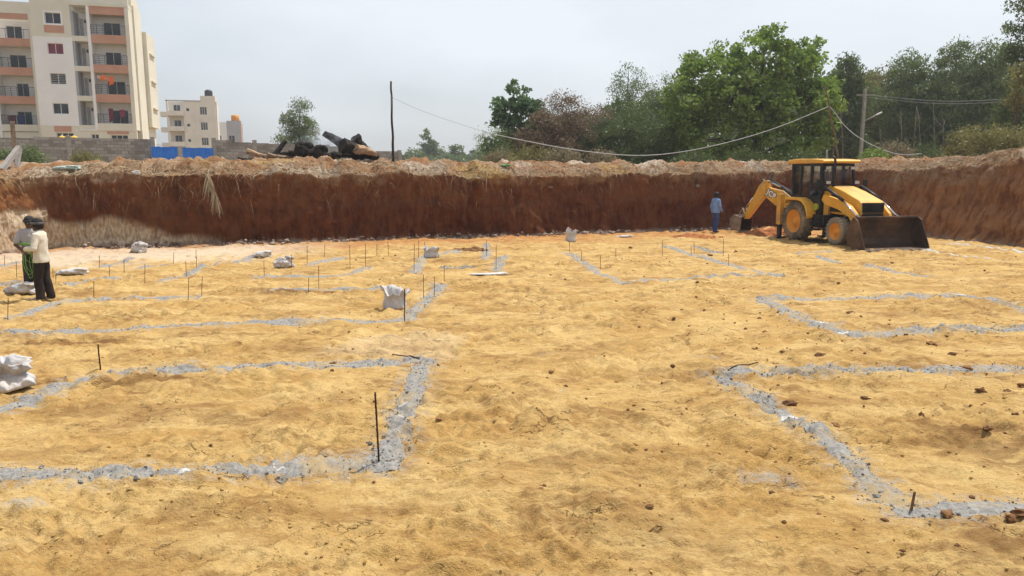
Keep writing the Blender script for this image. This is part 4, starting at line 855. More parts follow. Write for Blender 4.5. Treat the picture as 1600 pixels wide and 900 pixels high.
    for i in (0, 1):
        t_.tube([hip[i] + Vector((0, 0, .02)), hip[i] * .6 + knee[i] * .4, knee[i], knee[i] * .5 + feet[i] * .5 + Vector((-.01, 0, 0)), feet[i] + Vector((-.012, 0, .02)), feet[i] + Vector((-.006, 0, -.032))], [.084, .088 * w, .080 * w, .074 * w, .072 * w, .076 * w], 14)
    fused(t_, 'trousers', pants, P, .012, 3, .008, 11, 33)
    for i in (0, 1):
        f = MB(); ft = feet[i]; f.tube([ft + Vector((-.075, 0, -.035)), ft + Vector((-.05, 0, -.03)), ft + Vector((.05, 0, -.033)), ft + Vector((.12, 0, -.042)), ft + Vector((.175, 0, -.052)), ft + Vector((.195, 0, -.058))], [(.03, .03), (.045, .040), (.040, .045), (.034, .050), (.022, .042), (.010, .02)], 12)
        fused(f, 'shoe', shoes, P, .012, 2)
    return P
M_whsh = worn('offwhite_cotton', (.60, .55, .45), (.70, .65, .55), 3, .9, 0, .3, .006, dirt=(.42, .34, .22), dirt_amt=(.58, .8))
M_grsh = worn('grey_cotton', (.34, .32, .33), (.42, .40, .40), 3, .9, 0, .3, .006)
M_blsh = worn('blue_cotton', (.11, .20, .42), (.22, .33, .55), 5, .9, 0, .3, .006)
M_bkpt = worn('black_trouser', (.018, .013, .012), (.035, .026, .022), 4, .9, 0, .3, .006, dirt=(.09, .06, .04), dirt_amt=(.6, .85))
M_dkpt = worn('dark_checked_cloth', (.02, .018, .02), (.055, .045, .05), 9, .9, 0, .3, .006)
M_jean = worn('blue_denim', (.030, .055, .16), (.055, .09, .22), 5, .9, 0, .3, .005)
M_shoe = worn('dusty_shoe', (.34, .27, .18), (.44, .36, .25), 6, .85); M_dshoe = worn('dark_shoe', (.03, .022, .018), (.06, .045, .03), 6, .8)
M_scarf = worn('grey_scarf', (.07, .065, .07), (.16, .15, .155), 8, .9); M_dcap = worn('dark_scarf', (.02, .016, .018), (.05, .04, .04), 8, .9)
pw = gp(71, 466.5) + Vector((0, 0, .02))
person(pw, R(188), 'man in loose off white shirt and black trousers standing side on', 1.64,
       arms=[((.02, .25, 1.10), (.24, .15, 1.08), (1, -.35, .15), (.2, 0, 1)), ((.04, -.26, 1.11), (.22, -.17, 1.05), (1, .4, .1), (.2, 0, 1))],
       stance=((.06, .085), (-.06, -.10)), shirt=M_whsh, pants=M_bkpt, shoes=M_shoe, untuck=.80, wrap=M_scarf, head_yaw=R(10), head_pitch=R(8), belly=.0, pants_wide=1.12)
pg = gp(56, 456)
PG = person(pg, R(-62), 'man in grey shirt holding a tangle of bright green rope', 1.66,
       arms=[((.06, .27, 1.12), (.20, .10, 1.0), (1, -.5, -.2), (0, -.2, 1)), ((.04, -.28, 1.10), (.19, -.12, .95), (1, .4, -.3), (0, .2, 1))],
       stance=((.05, .10), (-.04, -.12)), shirt=M_grsh, pants=M_dkpt, shoes=M_dshoe, sleeve='short', untuck=.90, wrap=M_dcap, head_yaw=R(-30), head_pitch=R(12), pants_wide=1.1)
pb = gp(1117, 363.5) - Vector((0, 0, .035))
person(pb, R(28), 'man in blue shirt and jeans standing by the far cut face', 1.70,
       arms=[((-.02, .26, 1.10), (.05, .27, .86), (.25, 0, -1), (1, 0, 0)), ((.0, -.26, 1.10), (.14, -.22, .90), (.6, .2, -.8), (1, 0, .4))],
       stance=((.06, .09), (-.05, -.10)), shirt=M_blsh, pants=M_jean, shoes=M_dshoe, untuck=.82, head_pitch=R(14), head_yaw=R(-8), belly=.02)
# green rope looped over the second man's hands
M_rope = worn('green_rope', (.14, .33, .05), (.22, .42, .08), 20, .7)
mb = MB(); rg = random.Random(5)
for q in range(6):
    a = rg.uniform(0, 6.28); w = rg.uniform(.06, .13); dz = rg.uniform(.25, .62); yc = rg.uniform(-.06, .08); n = 22
    mb.tube([(.235 + .03 * math.cos(2 * math.pi * i / n + a) + rg.uniform(-.008, .008), yc + w * math.sin(2 * math.pi * i / n), .98 - dz / 2 + dz / 2 * math.cos(2 * math.pi * i / n)) for i in range(n + 1)], .0055, 5, False)
n = 30
for dz in (0, .022): mb.tube([(.175 * math.cos(2 * math.pi * i / n) + .02, .225 * math.sin(2 * math.pi * i / n), 1.09 + dz + .012 * math.sin(5 * i)) for i in range(n + 1)], .010, 5, False)
o = mb.build('rope', M_rope); o.location = pg; o.rotation_euler = (0, 0, R(-62)); tag(o, 'bright green rope looped around the waist and hands of the man in grey', 'rope')

# ================================================================== SACKS
t = NT('woven_sack'); g = t.n('TexCoord').outputs['Object']
c = t.mix(t.ramp(t.noise(g, 5, 6, .6), .35, .65), (.47, .45, .45), (.60, .58, .57)); c = t.mix(t.ramp(t.noise(g, 3.5, 8, .7, .5), .47, .68, 0, .8), c, (.38, .29, .19)); c = t.mix(t.ramp(t.noise(g, 14, 5, .7), .58, .7, 0, .5), c, (.26, .22, .18))
wv = t.n('TexWave'); wv.inputs['Scale'].default_value = 60; wv.inputs['Distortion'].default_value = 1; t.l(g, wv.inputs['Vector'])
M_sack = t.done(c, .75, 0, t.bump(t.math('ADD', t.noise(g, 25, 5), t.math('MULTIPLY', wv.outputs['Fac'], .2)), .4, .012), .3)
def upright_sack(name, loc, rz, w, d, h, lab, seed, topw=1.1, lean=0.0, filled=.5, prof_=None, fold_=1.0):
    """open sack: wall up, rim rolled outward, inside wall down to the fill"""
    n = 72; rings = []; pr = [(.0, .80, 1), (.02, .94, 1), (.10, 1.03, 1), (.3, 1.0, 1), (.5, .90, 1), (.7, .86, 1), (.86, .96, 1), (.95, topw, 1), (1.0, topw * 1.03, 1), (.99, topw * .97, 1), (.9, .88, 1), (filled + .1, .78, 1), (filled, .66, 1), (filled + .03, .02, 1)]
    if prof_: pr = [(a_, b_, 1) for a_, b_ in prof_]
    tp = np.linspace(0, len(pr) - 1, 46); zs_ = np.interp(tp, range(len(pr)), [q[0] for q in pr]); rs_ = np.interp(tp, range(len(pr)), [q[1] for q in pr]); pr = list(zip(zs_, rs_)); V = []; n = 110
    for i, (zf, rf) in enumerate(pr):
        for q in range(n):
            a = 2 * math.pi * q / n; ca, sa = math.cos(a), math.sin(a)
            rdg = 1 - 2 * abs(float(pn(ca * 3.4 + seed + zf * 1.2, sa * 3.4 - zf * 2.2, seed + 2)))
            fold = .10 * float(fbm(ca * 2.2 + seed, sa * 2.2 + zf * 1.6, 4, seed, gain=.6)) + .05 * math.sin(5 * a + seed + zf * 3) * zf + .055 * rdg * (.4 + zf)
            r = rf * (1 + fold_ * fold * (1.25 if zf > .6 else .8)); zz = h * (zf + (.16 * zf ** 3) * float(fbm(ca * 1.6 + seed, sa * 1.6, 3, 3)) * 1.7) + h * .10 * zf ** 2 * math.cos(a - 2.3)
            sx = abs(ca) ** .75 * math.copysign(1, ca); sy = abs(sa) ** .75 * math.copysign(1, sa)
            V.append((w / 2 * r * sx + lean * zf * zf, d / 2 * r * sy, max(0, zz)))
    m = len(pr); Fs = [(i * n + q, i * n + (q + 1) % n, (i + 1) * n + (q + 1) % n, (i + 1) * n + q) for i in range(m - 1) for q in range(n)] + [tuple(reversed(range(n)))]
    mb = MB(); mb.add(V, Fs, True); o = mb.build(name, M_sack); o.location = loc; o.rotation_euler = (0, 0, rz); tag(o, lab, 'sack'); return o
def slumped_sack(name, loc, rz, w, d, h, lab, seed, group=None):
    mb = MB(); rg = random.Random(seed); mb.ell((0, 0, h * .42), (w * .42, d * .42, h * .42), 18, 12); mb.ell((w * .2, d * .05, h * .3), (w * .3, d * .36, h * .3)); mb.ell((-w * .25, 0, h * .28), (w * .26, d * .34, h * .28))
    mb.tube([(-w * .1, 0, h * .5), (w * .18, .0, h * .85), (w * .45, d * .1, h * .7)], [(.10 * h, d * .3), (.07 * h, d * .34), (.03, d * .36)], 12); mb.capsule((w * .3, -d * .2, h * .3), (w * .5, -d * .3, h * .12), h * .16, h * .06)
    o = fused(mb, name, M_sack, None, max(.010, w * .016), 1, h * .15, 4.6 / w, seed, 1.2); o.location = loc; o.rotation_euler = (0, 0, rz); tag(o, lab, 'sack', group); return o
upright_sack('open_sack', gp(617, 482.5), R(10), .42, .32, .38, 'open upright white woven sack standing behind a steel rod', 4, 1.14)
upright_sack('bulging_sack', gp(3, 605), R(-25), .72, .54, .29, 'bulging half open white sack beside the bend of the near dust line', 17, .92, -.05, .45, [(.0, .86), (.03, .98), (.14, 1.06), (.32, 1.04), (.48, .90), (.58, .74), (.68, .78), (.82, .92), (.93, .96), (1.0, .98), (.98, .90), (.86, .78), (.62, .62), (.5, .5), (.52, .02)], 1.5)
slumped_sack('flat_sack', gp(33, 459), R(6), .62, .40, .24, 'crumpled empty white sack lying at the feet of the two men', 12)
slumped_sack('flat_sack', gp(113, 431), R(4), .78, .36, .17, 'flattened white sack lying alone behind the man in off white', 15)
slumped_sack('flat_sack', gp(217, 393), R(-35), .62, .40, .36, 'crumpled white sack leaning against the foot of the pale cut face', 18)
slumped_sack('flat_sack', gp(410, 404), R(5), .55, .35, .20, 'small white sack at the end of the long far dust line', 21)
slumped_sack('flat_sack', gp(443, 418), R(30), .50, .34, .34, 'white sack folded over beside a steel stake on bare floor', 24)
upright_sack('open_sack', gp(674, 404), R(5), .44, .36, .30, 'grey white open sack standing at the end of a short dust bar', 7, 1.0)
upright_sack('open_sack', gp(892, 377.5), R(12), .38, .34, .44, 'white sack standing at the foot of the far cut face', 13, .9)
slumped_sack('flat_sheet', gp(764, 428), R(0), 1.05, .36, .05, 'flattened white plastic sheet lying between two short dust bars', 30)
slumped_sack('flat_sack', gp(975, 372), R(0), .7, .26, .10, 'dirty pale sheet lying near the foot of the far cut face', 33)

# ================================================================== WALLS AND BUILDINGS BEYOND THE PIT
t = NT('concrete_block'); g = t.n('NewGeometry').outputs['Position']; a_ = t.n('Attribute', attribute_name='tint').outputs['Fac']
c = t.mix(a_, (.22, .20, .185), (.38, .36, .335)); c = t.mix(t.ramp(t.noise(g, .7, 6, .65), .5, .7, 0, .6), c, (.17, .145, .12))
M_block = t.done(c, .95, 0, t.bump(t.noise(g, 14, 5), .5, .02), .1)
M_mortar = worn('mortar', (.16, .145, .13), (.24, .22, .2), 3, .95, 0, .4, .02)
M_post = worn('concrete_post', (.27, .25, .23), (.36, .34, .31), 3, .95, 0, .4, .02)
def block_wall(p0, p1, z0, z1f, lab, seed, posts=(), bw=.42, bh_=.21):
    W = empty('block_wall', (p0.x, p0.y, z0)); tag(W, lab, 'block wall'); rg = np.random.RandomState(seed)
    d = Vector((p1.x - p0.x, p1.y - p0.y, 0)); Lw = d.length; d.normalize(); W.rotation_euler = (0, 0, math.atan2(d.y, d.x)); ncr = int((z1f(0) - z0) / bh_) + 2
    core = MB(); bl = MB(); V = []; tint = []
    nseg = int(Lw / 1.2)
    for i in range(nseg): x0, x1 = Lw * i / nseg, Lw * (i + 1) / nseg; zt = min(z1f(x0 / Lw), z1f(x1 / Lw)) - z0 - .02; core.bb(x0, x1, .03, .17, 0, zt)
    core.build('mortar_core', M_mortar, W)
    for r in range(ncr):
        x = -bw * (.5 if r % 2 else 0)
        while x < Lw:
            zt = z1f(min(1, max(0, (x + bw / 2) / Lw))) - z0
            if (r + .6) * bh_ < zt and x + bw > .05: 
                j = rg.uniform(-.008, .008); bl.bb(max(0, x) + .011, min(Lw, x + bw) - .011, j, .20 + j, r * bh_ + .010, (r + 1) * bh_ - .010); tint += [rg.rand()] * 8
            x += bw
    o = bl.build('blocks', M_block, W); o['kind'] = 'stuff'; attr(o.data, 'tint', np.array(tint))
    for f_ in posts:
        m = MB(); zt = z1f(f_) - z0 + .18; m.bb(f_ * Lw - .14, f_ * Lw + .14, -.06, .26, 0, zt); m.build('pillar', M_post, W, .015)
    return W
ZU = 2.6
wl0 = at(-140, 216, 46); wl1 = at(238, 218, 53)
block_wall(wl0, wl1, ZU, lambda f_: 4.78 + .10 * f_, 'grey concrete block wall in front of the apartment blocks', 5, (.0, .33, .62, 1.0))
wr0 = at(334, 222, 54); wr1 = at(628, 226, 60)
block_wall(wr0, wr1, ZU, lambda f_: 4.86 - .42 * f_ - (.25 if f_ > .82 else 0), 'low grey block wall behind the charred logs', 6, (.0, .20, .985))
M_blue = worn('blue_sheet', (.015, .15, .62), (.025, .19, .70), 2, .45, .1, .05, .004, dirt=(.07, .16, .36), dirt_amt=(.5, .8), spec=.4)
M_zinc = worn('zinc_sheet', (.32, .31, .29), (.42, .40, .38), 3, .6, .3)
b0 = at(237, 240, 52.4); b1 = at(333, 240, 53.6); bd = b1 - b0
BF = empty('sheet_fence', (b0.x, b0.y, ZU), math.atan2(bd.y, bd.x)); tag(BF, 'bright blue corrugated sheet fence between two block walls', 'fence'); Lb = Vector((bd.x, bd.y, 0)).length
def corr(x0, x1, zt, mat, y0=0.0):
    n = max(8, int((x1 - x0) / .025)); V = []
    for i in range(n + 1):
        x = x0 + (x1 - x0) * i / n; y = y0 + .014 * math.sin(x * 2 * math.pi / .20)
        V += [(x, y, 0), (x, y, zt + .0), (x, y + .004, zt), (x, y + .004, 0)]
    mb = MB(); mb.add(V, [(4 * i + k, 4 * i + 4 + k, 4 * i + 4 + (k + 1) % 4, 4 * i + (k + 1) % 4) for i in range(n) for k in range(4)]); return mb.build('corrugated_sheet', mat, BF, fix=True)
zt = at(285, 229.5, 53).z - ZU
e_ = [0, .14, .28, .41]; 
for i in range(3): corr(Lb * e_[i], Lb * e_[i + 1] + .03, zt - .02 * (i % 2), M_blue, .008 * (i % 2))
corr(Lb * .41, Lb * .52, zt - .03, M_zinc, .03)
e_ = [.50, .63, .75, .88, 1.0]
for i in range(4): corr(Lb * e_[i], Lb * e_[i + 1] + .02, zt - .04 - .02 * (i % 2), M_blue, .008 * (i % 2))

M_cream = worn('cream_render', (.66, .62, .51), (.72, .68, .57), .4, .9, 0, .1, .01, dirt=(.50, .45, .35), dirt_amt=(.6, .85))
M_white = worn('white_render', (.76, .755, .745), (.82, .815, .80), .35, .9, 0, .1, .01, dirt=(.60, .57, .52), dirt_amt=(.6, .85))
M_terra = worn('terracotta_paint', (.48, .255, .175), (.54, .295, .205), .8, .85, 0, .1, .01)
M_grey = worn('grey_render', (.34, .34, .36), (.40, .40, .42), .5, .9, 0, .1, .01)
M_bone = worn('bone_render', (.64, .60, .53), (.72, .68, .60), .35, .9, 0, .1, .01, dirt=(.45, .41, .35), dirt_amt=(.58, .8))
M_pane = glassy('dark_window_pane', (.022, .026, .03), .25); M_frame = worn('white_frame', (.68, .68, .66), (.74, .74, .72), 4, .5); M_rail = worn('dark_rail', (.03, .03, .035), (.05, .05, .055), 6, .5, .3)
M_curt = worn('maroon_curtain', (.16, .035, .06), (.22, .06, .09), 5, .9); M_door = worn('grey_door', (.33, .32, .31), (.42, .41, .40), 2, .7)
def fbox(par, nm, u0, u1, v0, v1, z0, z1, mat, bev=0): m = MB(); m.bb(u0, u1, v0, v1, z0, z1); return m.build(nm, mat, par, bev)
def wall_open(par, nm, u0, u1, z0, z1, v0, v1, mat, ops):
    us = sorted({u0, u1, *[o for q in ops for o in q[:2]]}); zs = sorted({z0, z1, *[o for q in ops for o in q[2:]]}); m = MB()
    for a, b in zip(us[:-1], us[1:]):
        za = None
        for c_, d_ in zip(zs[:-1], zs[1:]):
            solid = not any(q[0] <= a and b <= q[1] and q[2] <= c_ and d_ <= q[3] for q in ops)
            if solid and za is None: za = c_
            if (not solid) and za is not None: m.bb(a, b, v0, v1, za, c_); za = None
        if za is not None: m.bb(a, b, v0, v1, za, zs[-1])
    return m.build(nm, mat, par)
def window(par, u0, u1, z0, z1, v, n=2, frame=None, pane=None, bars=False):
    m = MB(); f_ = .05; m.bb(u0, u1, v, v + .06, z0, z0 + f_); m.bb(u0, u1, v, v + .06, z1 - f_, z1)
    for i in range(n + 1): uu = u0 + (u1 - u0) * i / n; w_ = f_ if 0 < i < n else f_; a = min(max(uu - w_ / 2, u0), u1 - w_); m.bb(a, a + w_, v - .001, v + .061, z0 + f_, z1 - f_)
    if bars:
        for i in range(1, 6): m.bb(u0, u1, v - .03, v - .01, z0 + (z1 - z0) * i / 6 - .01, z0 + (z1 - z0) * i / 6 + .01)
    o = m.build('window', frame or M_frame, par); pm = MB(); pm.bb(u0 + .02, u1 - .02, v + .03, v + .045, z0 + .02, z1 - .02); pm.build('pane', pane or M_pane, o); return o
def railing(par, u0, u1, v, z0, h=.95):
    m = MB(); m.bb(u0, u1, v - .025, v + .025, z0 + h - .05, z0 + h)
    for q in (.2, .4, .6, .8): m.bb(u0, u1, v - .012, v + .012, z0 + h * q - .012, z0 + h * q + .012)
    for i in range(7): uu = u0 + (u1 - u0) * i / 6; uu = min(max(uu, u0 + .02), u1 - .02); m.bb(uu - .018, uu + .018, v - .018, v + .018, z0, z0 + h)
    return m.build('railing', M_rail, par)
def bay(par, u0, u1, dep, ztops, zroof, dk):
    """stack of recessed balconies: slab front, railing, back wall with sliding door"""
    for k, zt in enumerate(ztops):
        ph = .70 if k == 0 else .80; fbox(par, 'balcony_front', u0, u1, -.02 if k else -.10, .12, zt - ph, zt, M_cream if k == 0 else M_terra, .01)
        fbox(par, 'balcony_floor', u0, u1, .12, dep, zt - ph, zt - ph + .16, M_cream); railing(par, u0 + .02, u1 - .02, .05, zt)
        zc = (ztops[k + 1] - .80) if k + 1 < len(ztops) else zroof; d0 = u0 + (u1 - u0) * dk[k][0]; d1 = u0 + (u1 - u0) * dk[k][1]
        wall_open(par, 'balcony_wall', u0, u1, zt - ph + .16, zc, dep, dep + .2, M_white, [(d0, d1, zt - ph + .20, zt + 1.45)]); window(par, d0, d1, zt - ph + .20, zt + 1.45, dep + .08, 2, None, dk[k][2] if len(dk[k]) > 2 else None)
        m = MB(); m.box(((u0 + u1) / 2, dep - .04, zt + 1.65), (.22, .08, .10)); m.build('wall_lamp', M_frame, par)
ZT = [7.6 + 2.9 * k for k in range(4)]
# --- the tall block
pA = at(64, 205, 76); A = empty('apartment_block', (pA.x, pA.y, ZU), R(15)); A.location.z = 0
tag(A, 'tall white and cream apartment block with terracotta balconies and drying orange laundry', 'apartment block')
ops = [(1.25, 2.65, 8.45 + 2.9 * k, 9.5 + 2.9 * k) for k in range(4)]
wall_open(A, 'front_wall', 0, 3.5, 7.3, 15.9, 0, .3, M_white, ops[:3]); wall_open(A, 'upper_front_wall', 0, 3.5, 15.9, 20.6, 0, .3, M_cream, [ops[3]]); wall_open(A, 'ground_floor_wall', 0, 8.75, 2.0, 6.85, .02, .32, M_cream, [(1.35, 2.9, 5.0, 6.6), (4.5, 5.2, 5.6, 6.5), (6.3, 7.9, 5.0, 6.45)]); fbox(A, 'ground_floor_head', 0, 3.5, .02, .32, 6.85, 7.3, M_cream)
for k in range(4): window(A, *ops[k], .12, 2 if k != 1 else 2, None, M_curt if k == 2 else None, k == 1)
window(A, 1.35, 2.9, 5.0, 6.6, .14, 3); window(A, 4.5, 5.2, 5.6, 6.5, .14, 2); window(A, 6.3, 7.9, 5.0, 6.45, .14, 3)
fbox(A, 'window_panel', 1.2, 2.75, -.03, .018, 6.72, 7.26, M_terra); fbox(A, 'window_panel', 6.0, 8.0, -.03, .018, 6.55, 6.8, M_terra)
fbox(A, 'window_panel', 1.12, 2.85, -.04, 0, 16.3, 17.05, M_terra)
m = MB(); zq = ops[3]; m.bb(1.1, 1.25, -.05, .0, zq[2] - .15, zq[3] + .15); m.bb(2.65, 2.8, -.05, 0, zq[2] - .15, zq[3] + .15); m.bb(1.25, 2.65, -.05, 0, zq[3], zq[3] + .15); m.bb(1.25, 2.65, -.05, 0, zq[2] - .15, zq[2]); m.build('window_surround', M_white, A)
fbox(A, 'core', 0, 8.75, 1.75, 5.2, 2.0, 20.6, M_cream); fbox(A, 'left_return', 0, .25, .3, 1.75, 2, 20.6, M_white)
fbox(A, 'floor_band', 3.5, 8.8, -.06, .02, 6.85, 6.97, M_white)
for k in range(4):   # utility recess
    z0_ = ZT[k] - .7; fbox(A, 'utility_floor', 3.5, 4.95, .05, 1.5, z0_, z0_ + .5, M_cream); fbox(A, 'utility_wall', 3.72, 4.95, 1.5, 1.74, z0_ + .5, z0_ + 2.9, M_white); fbox(A, 'utility_side', 3.5, 3.72, .05, 1.74, z0_ + .5, z0_ + 2.9, M_grey)
    window(A, 4.30, 4.85, z0_ + 1.95, z0_ + 2.35, 1.42, 2); fbox(A, 'pipe', 3.80, 3.88, 1.30, 1.38, z0_ + .5, z0_ + 2.9, M_door); fbox(A, 'utility_door', 3.95, 4.25, 1.46, 1.5, z0_ + .5, z0_ + 2.4, M_door)
fbox(A, 'pillar', 4.95, 5.22, -.08, 1.74, 6.97, 19.0, M_white); fbox(A, 'pillar', 8.42, 8.78, -.08, 1.74, 6.97, 19.3, M_cream)
bay(A, 5.22, 8.42, 1.5, ZT, 18.25, [(.30, .80), (.25, .78), (.26, .72), (.26, .76)]); fbox(A, 'roof_fascia', 5.22, 8.42, -.02, .2, 18.25, 19.0, M_terra); fbox(A, 'roof_fascia', 3.5, 8.8, -.12, 1.75, 19.0, 19.25, M_cream)
fbox(A, 'roof_parapet', 3.5, 8.75, .2, .45, 19.25, 20.5, M_cream)
fbox(A, 'side_wall', 8.75, 8.95, 1.75, 5.0, 2, 19.6, M_cream); fbox(A, 'rear_wing', 4.0, 9.35, 5.2, 9.5, 7.6, 17.6, M_cream); fbox(A, 'rear_base', 4.0, 8.9, 5.2, 9.3, 2, 7.6, M_cream)
fbox(A, 'rear_balcony', 8.9, 9.5, 5.6, 9.3, 4.6, 4.8, M_cream); m = MB()
for q in range(5): m.bb(9.44, 9.48, 5.6, 9.3, 4.95 + q * .2, 4.98 + q * .2)
m.build('railing', M_rail, A)
for k in range(3): fbox(A, 'ledge', 9.35, 9.55, 6.2, 8.6, 9.6 + 2.9 * k, 9.75 + 2.9 * k, M_cream)
# --- the second block, set back beside it
pB = at(67.5, 205, 80); Bk = empty('apartment_block', (pB.x, pB.y, 0), R(15)); tag(Bk, 'cream apartment block with dark laundry, partly beyond the picture edge', 'apartment block')
Bk['label'] = 'lower roofed cream apartment block with dark laundry on its lowest balcony'
bay(Bk, -3.75, -.42, 1.5, ZT, 18.2, [(.30, .72), (.36, .70), (.24, .70), (.22, .66)]); fbox(Bk, 'roof_fascia', -3.75, -.42, -.02, .2, 18.2, 18.75, M_terra); fbox(Bk, 'roof_parapet', -9.5, 0, -.05, .25, 18.75, 19.9, M_cream)
fbox(Bk, 'pillar', -.42, 0, -.08, 1.74, 2, 18.75, M_cream); fbox(Bk, 'pillar', -4.0, -3.75, -.08, 1.74, 2, 18.75, M_white); wall_open(Bk, 'front_wall', -9.5, -4.0, 2, 18.75, 0, .3, M_white, [(-5.4, -4.2, 8.45 + 2.9 * k, 9.5 + 2.9 * k) for k in range(4)])
for k in range(4): window(Bk, -5.4, -4.2, 8.45 + 2.9 * k, 9.5 + 2.9 * k, .12, 2)
fbox(Bk, 'core', -9.5, 0, 1.75, 9, 2, 18.75, M_cream); fbox(Bk, 'ground_floor_wall', -3.75, -.42, .02, 1.74, 2, 6.85, M_cream); fbox(Bk, 'window_panel', -5.6, -4.1, -.03, 0, 5.9, 6.6, M_terra)
m = MB(); m.tube([(-.2, .5, 18.75), (-.2, .5, 24)], .05, 8); m.build('roof_pole', M_door, Bk)
# laundry
def cloth(par_loc, rz, u, z, w, h, mat, lab, seed, name='laundry'):
    nx, nz = 10, 10; V = []; rg = random.Random(seed); ph = rg.random() * 6
    for j in range(nz + 1):
        for i in range(nx + 1):
            fx = i / nx; fz = j / nz; V.append((u + w * (fx - .5) * (1 - .10 * fz), -.02 + .05 * fz * math.sin(fx * 11 + ph) + .02 * math.sin(fz * 5 + ph), z - h * fz * (1 - .10 * math.sin(fx * 3.1 + ph))))
    mb = MB(); mb.add(V, [(j * (nx + 1) + i, (j + 1) * (nx + 1) + i, (j + 1) * (nx + 1) + i + 1, j * (nx + 1) + i + 1) for j in range(nz) for i in range(nx)], True)
    o = mb.build(name, mat); o.location = par_loc; o.rotation_euler = (0, 0, rz); s_ = o.modifiers.new('s', 'SOLIDIFY'); s_.thickness = .01; tag(o, lab, 'laundry'); return o
def dye(n, c): return worn('cloth_' + n, c, tuple(min(1, x * 1.25) for x in c), 3, .9)
LA = A.location; LBk = Bk.location
cloth(LA, R(15), 6.05, 12.35, .55, .55, dye('orange', (.62, .16, .035)), 'orange cloth drying on the second balcony of the tall block, beside the pillar', 1)
cloth(LA, R(15), 6.75, 12.25, .45, .85, dye('flame', (.66, .13, .02)), 'longer flame orange cloth drying in the middle of the tall block balcony', 2)
cloth(LA, R(15), 5.62, 12.30, .30, .35, dye('pink', (.55, .35, .33)), 'small pink cloth drying at the pillar end of the tall block balcony', 3)
cloth(LA, R(15), 6.45, 12.2, .35, .45, dye('rose', (.50, .22, .18)), 'dull rose cloth drying between two orange cloths', 4)
cloth(LA, R(15), 6.5, 9.1, .45, 1.2, dye('wine', (.12, .02, .035)), 'wine red cloth hung over the lowest railed balcony of the tall block', 5)
cloth(LA, R(15), 7.55, 9.0, .55, .75, dye('plum', (.17, .03, .06)), 'plum cloth hung at the far end of the tall block lowest balcony', 6)
cloth(LBk, R(15), -2.75, 8.55, .75, .95, dye('maroon', (.07, .02, .03)), 'maroon cloth over the railing of the lower roofed block', 7)
cloth(LBk, R(15), -1.95, 8.5, .75, .95, dye('navy', (.015, .025, .08)), 'navy cloth over the railing of the lower roofed block', 8)
cloth(LBk, R(15), -1.30, 8.6, .45, .8, dye('teal', (.015, .04, .045)), 'dark teal cloth over the railing of the lower roofed block', 9)
# --- far pale house with roof tank
pC = at(264, 225, 148); Cc = empty('pale_house', (pC.x, pC.y, 0), R(14)); tag(Cc, 'pale four storey house with black roof tank beyond the blue fence', 'house')
wall_open(Cc, 'front_wall', 3.0, 8.9, 2, 16.6, 0, .3, M_bone, [(6.0, 7.3, 8.1 + 2.95 * k, 9.6 + 2.95 * k) for k in range(3)] + [(3.5, 4.1, 8.7 + 2.95 * k, 9.3 + 2.95 * k) for k in range(3)])
for k in range(3): window(Cc, 6.0, 7.3, 8.1 + 2.95 * k, 9.6 + 2.95 * k, .1, 3, None, None, True); window(Cc, 3.5, 4.1, 8.7 + 2.95 * k, 9.3 + 2.95 * k, .1, 1)
fbox(Cc, 'core', 0, 8.9, 1.9, 4.5, 2, 16.6, M_bone); fbox(Cc, 'stair_tower', 6.2, 8.9, .05, 3, 16.6, 17.6, M_bone); fbox(Cc, 'roof_edge', -.2, 6.2, -.1, 0, 16.5, 16.7, M_door)
for k in range(4):
    zb = 4.9 + 2.95 * k; fbox(Cc, 'balcony_front', 0, 3.0, -.3, -.1, zb, zb + .9, M_bone); fbox(Cc, 'balcony_floor', 0, 3.0, -.1, 1.9, zb, zb + .15, M_bone); fbox(Cc, 'pillar', -.05, .25, -.1, .2, zb + .9, zb + 2.95, M_bone); fbox(Cc, 'side_balcony', -1.3, -.05, .3, 2.2, zb - .2, zb + .7, M_bone)
    window(Cc, .9, 2.2, zb + .2, zb + 2.2, 1.82, 2)
m = MB(); m.tube([(7.6, 1.5, 17.6), (7.6, 1.5, 18.6), (7.6, 1.5, 18.8), (7.6, 1.5, 18.95)], [.75, .75, .6, .3], 18); tk = m.build('water_tank', worn('black_tank', (.015, .016, .02), (.03, .03, .035), 2, .5)); tk.location = Cc.location; tk.rotation_euler = (0, 0, R(14)); tag(tk, 'black round water tank on the roof of the pale house', 'water tank')
pD = at(337, 225, 165); Dd = empty('grey_house', (pD.x, pD.y, 0), R(4)); tag(Dd, 'low white and grey house under an orange water tank', 'house')
wall_open(Dd, 'front_wall', 0, 2.6, 2, 13.6, 0, .3, M_white, [(.5, 1.3, 9.4, 10.8)]); window(Dd, .5, 1.3, 9.4, 10.8, .1, 2); wall_open(Dd, 'grey_wall', 2.6, 5.5, 2, 13.9, -.2, .3, M_grey, [(2.9, 4.2, 9.2, 10.8)]); window(Dd, 2.9, 4.2, 9.2, 10.8, -.1, 2)
fbox(Dd, 'core', 0, 5.5, .3, 1.6, 2, 13.4, M_grey); fbox(Dd, 'orange_corner', 5.5, 5.62, -.2, .2, 2, 13.9, M_terra)
m = MB(); m.tube([(4.2, 1.0, 13.4), (4.2, 1.0, 15.0), (4.2, 1.0, 15.2)], [.85, .85, .6], 18); tk = m.build('water_tank', worn('orange_tank', (.62, .25, .03), (.7, .3, .04), 2, .5)); tk.location = Dd.location; tag(tk, 'orange water tank on the low grey house', 'water tank')
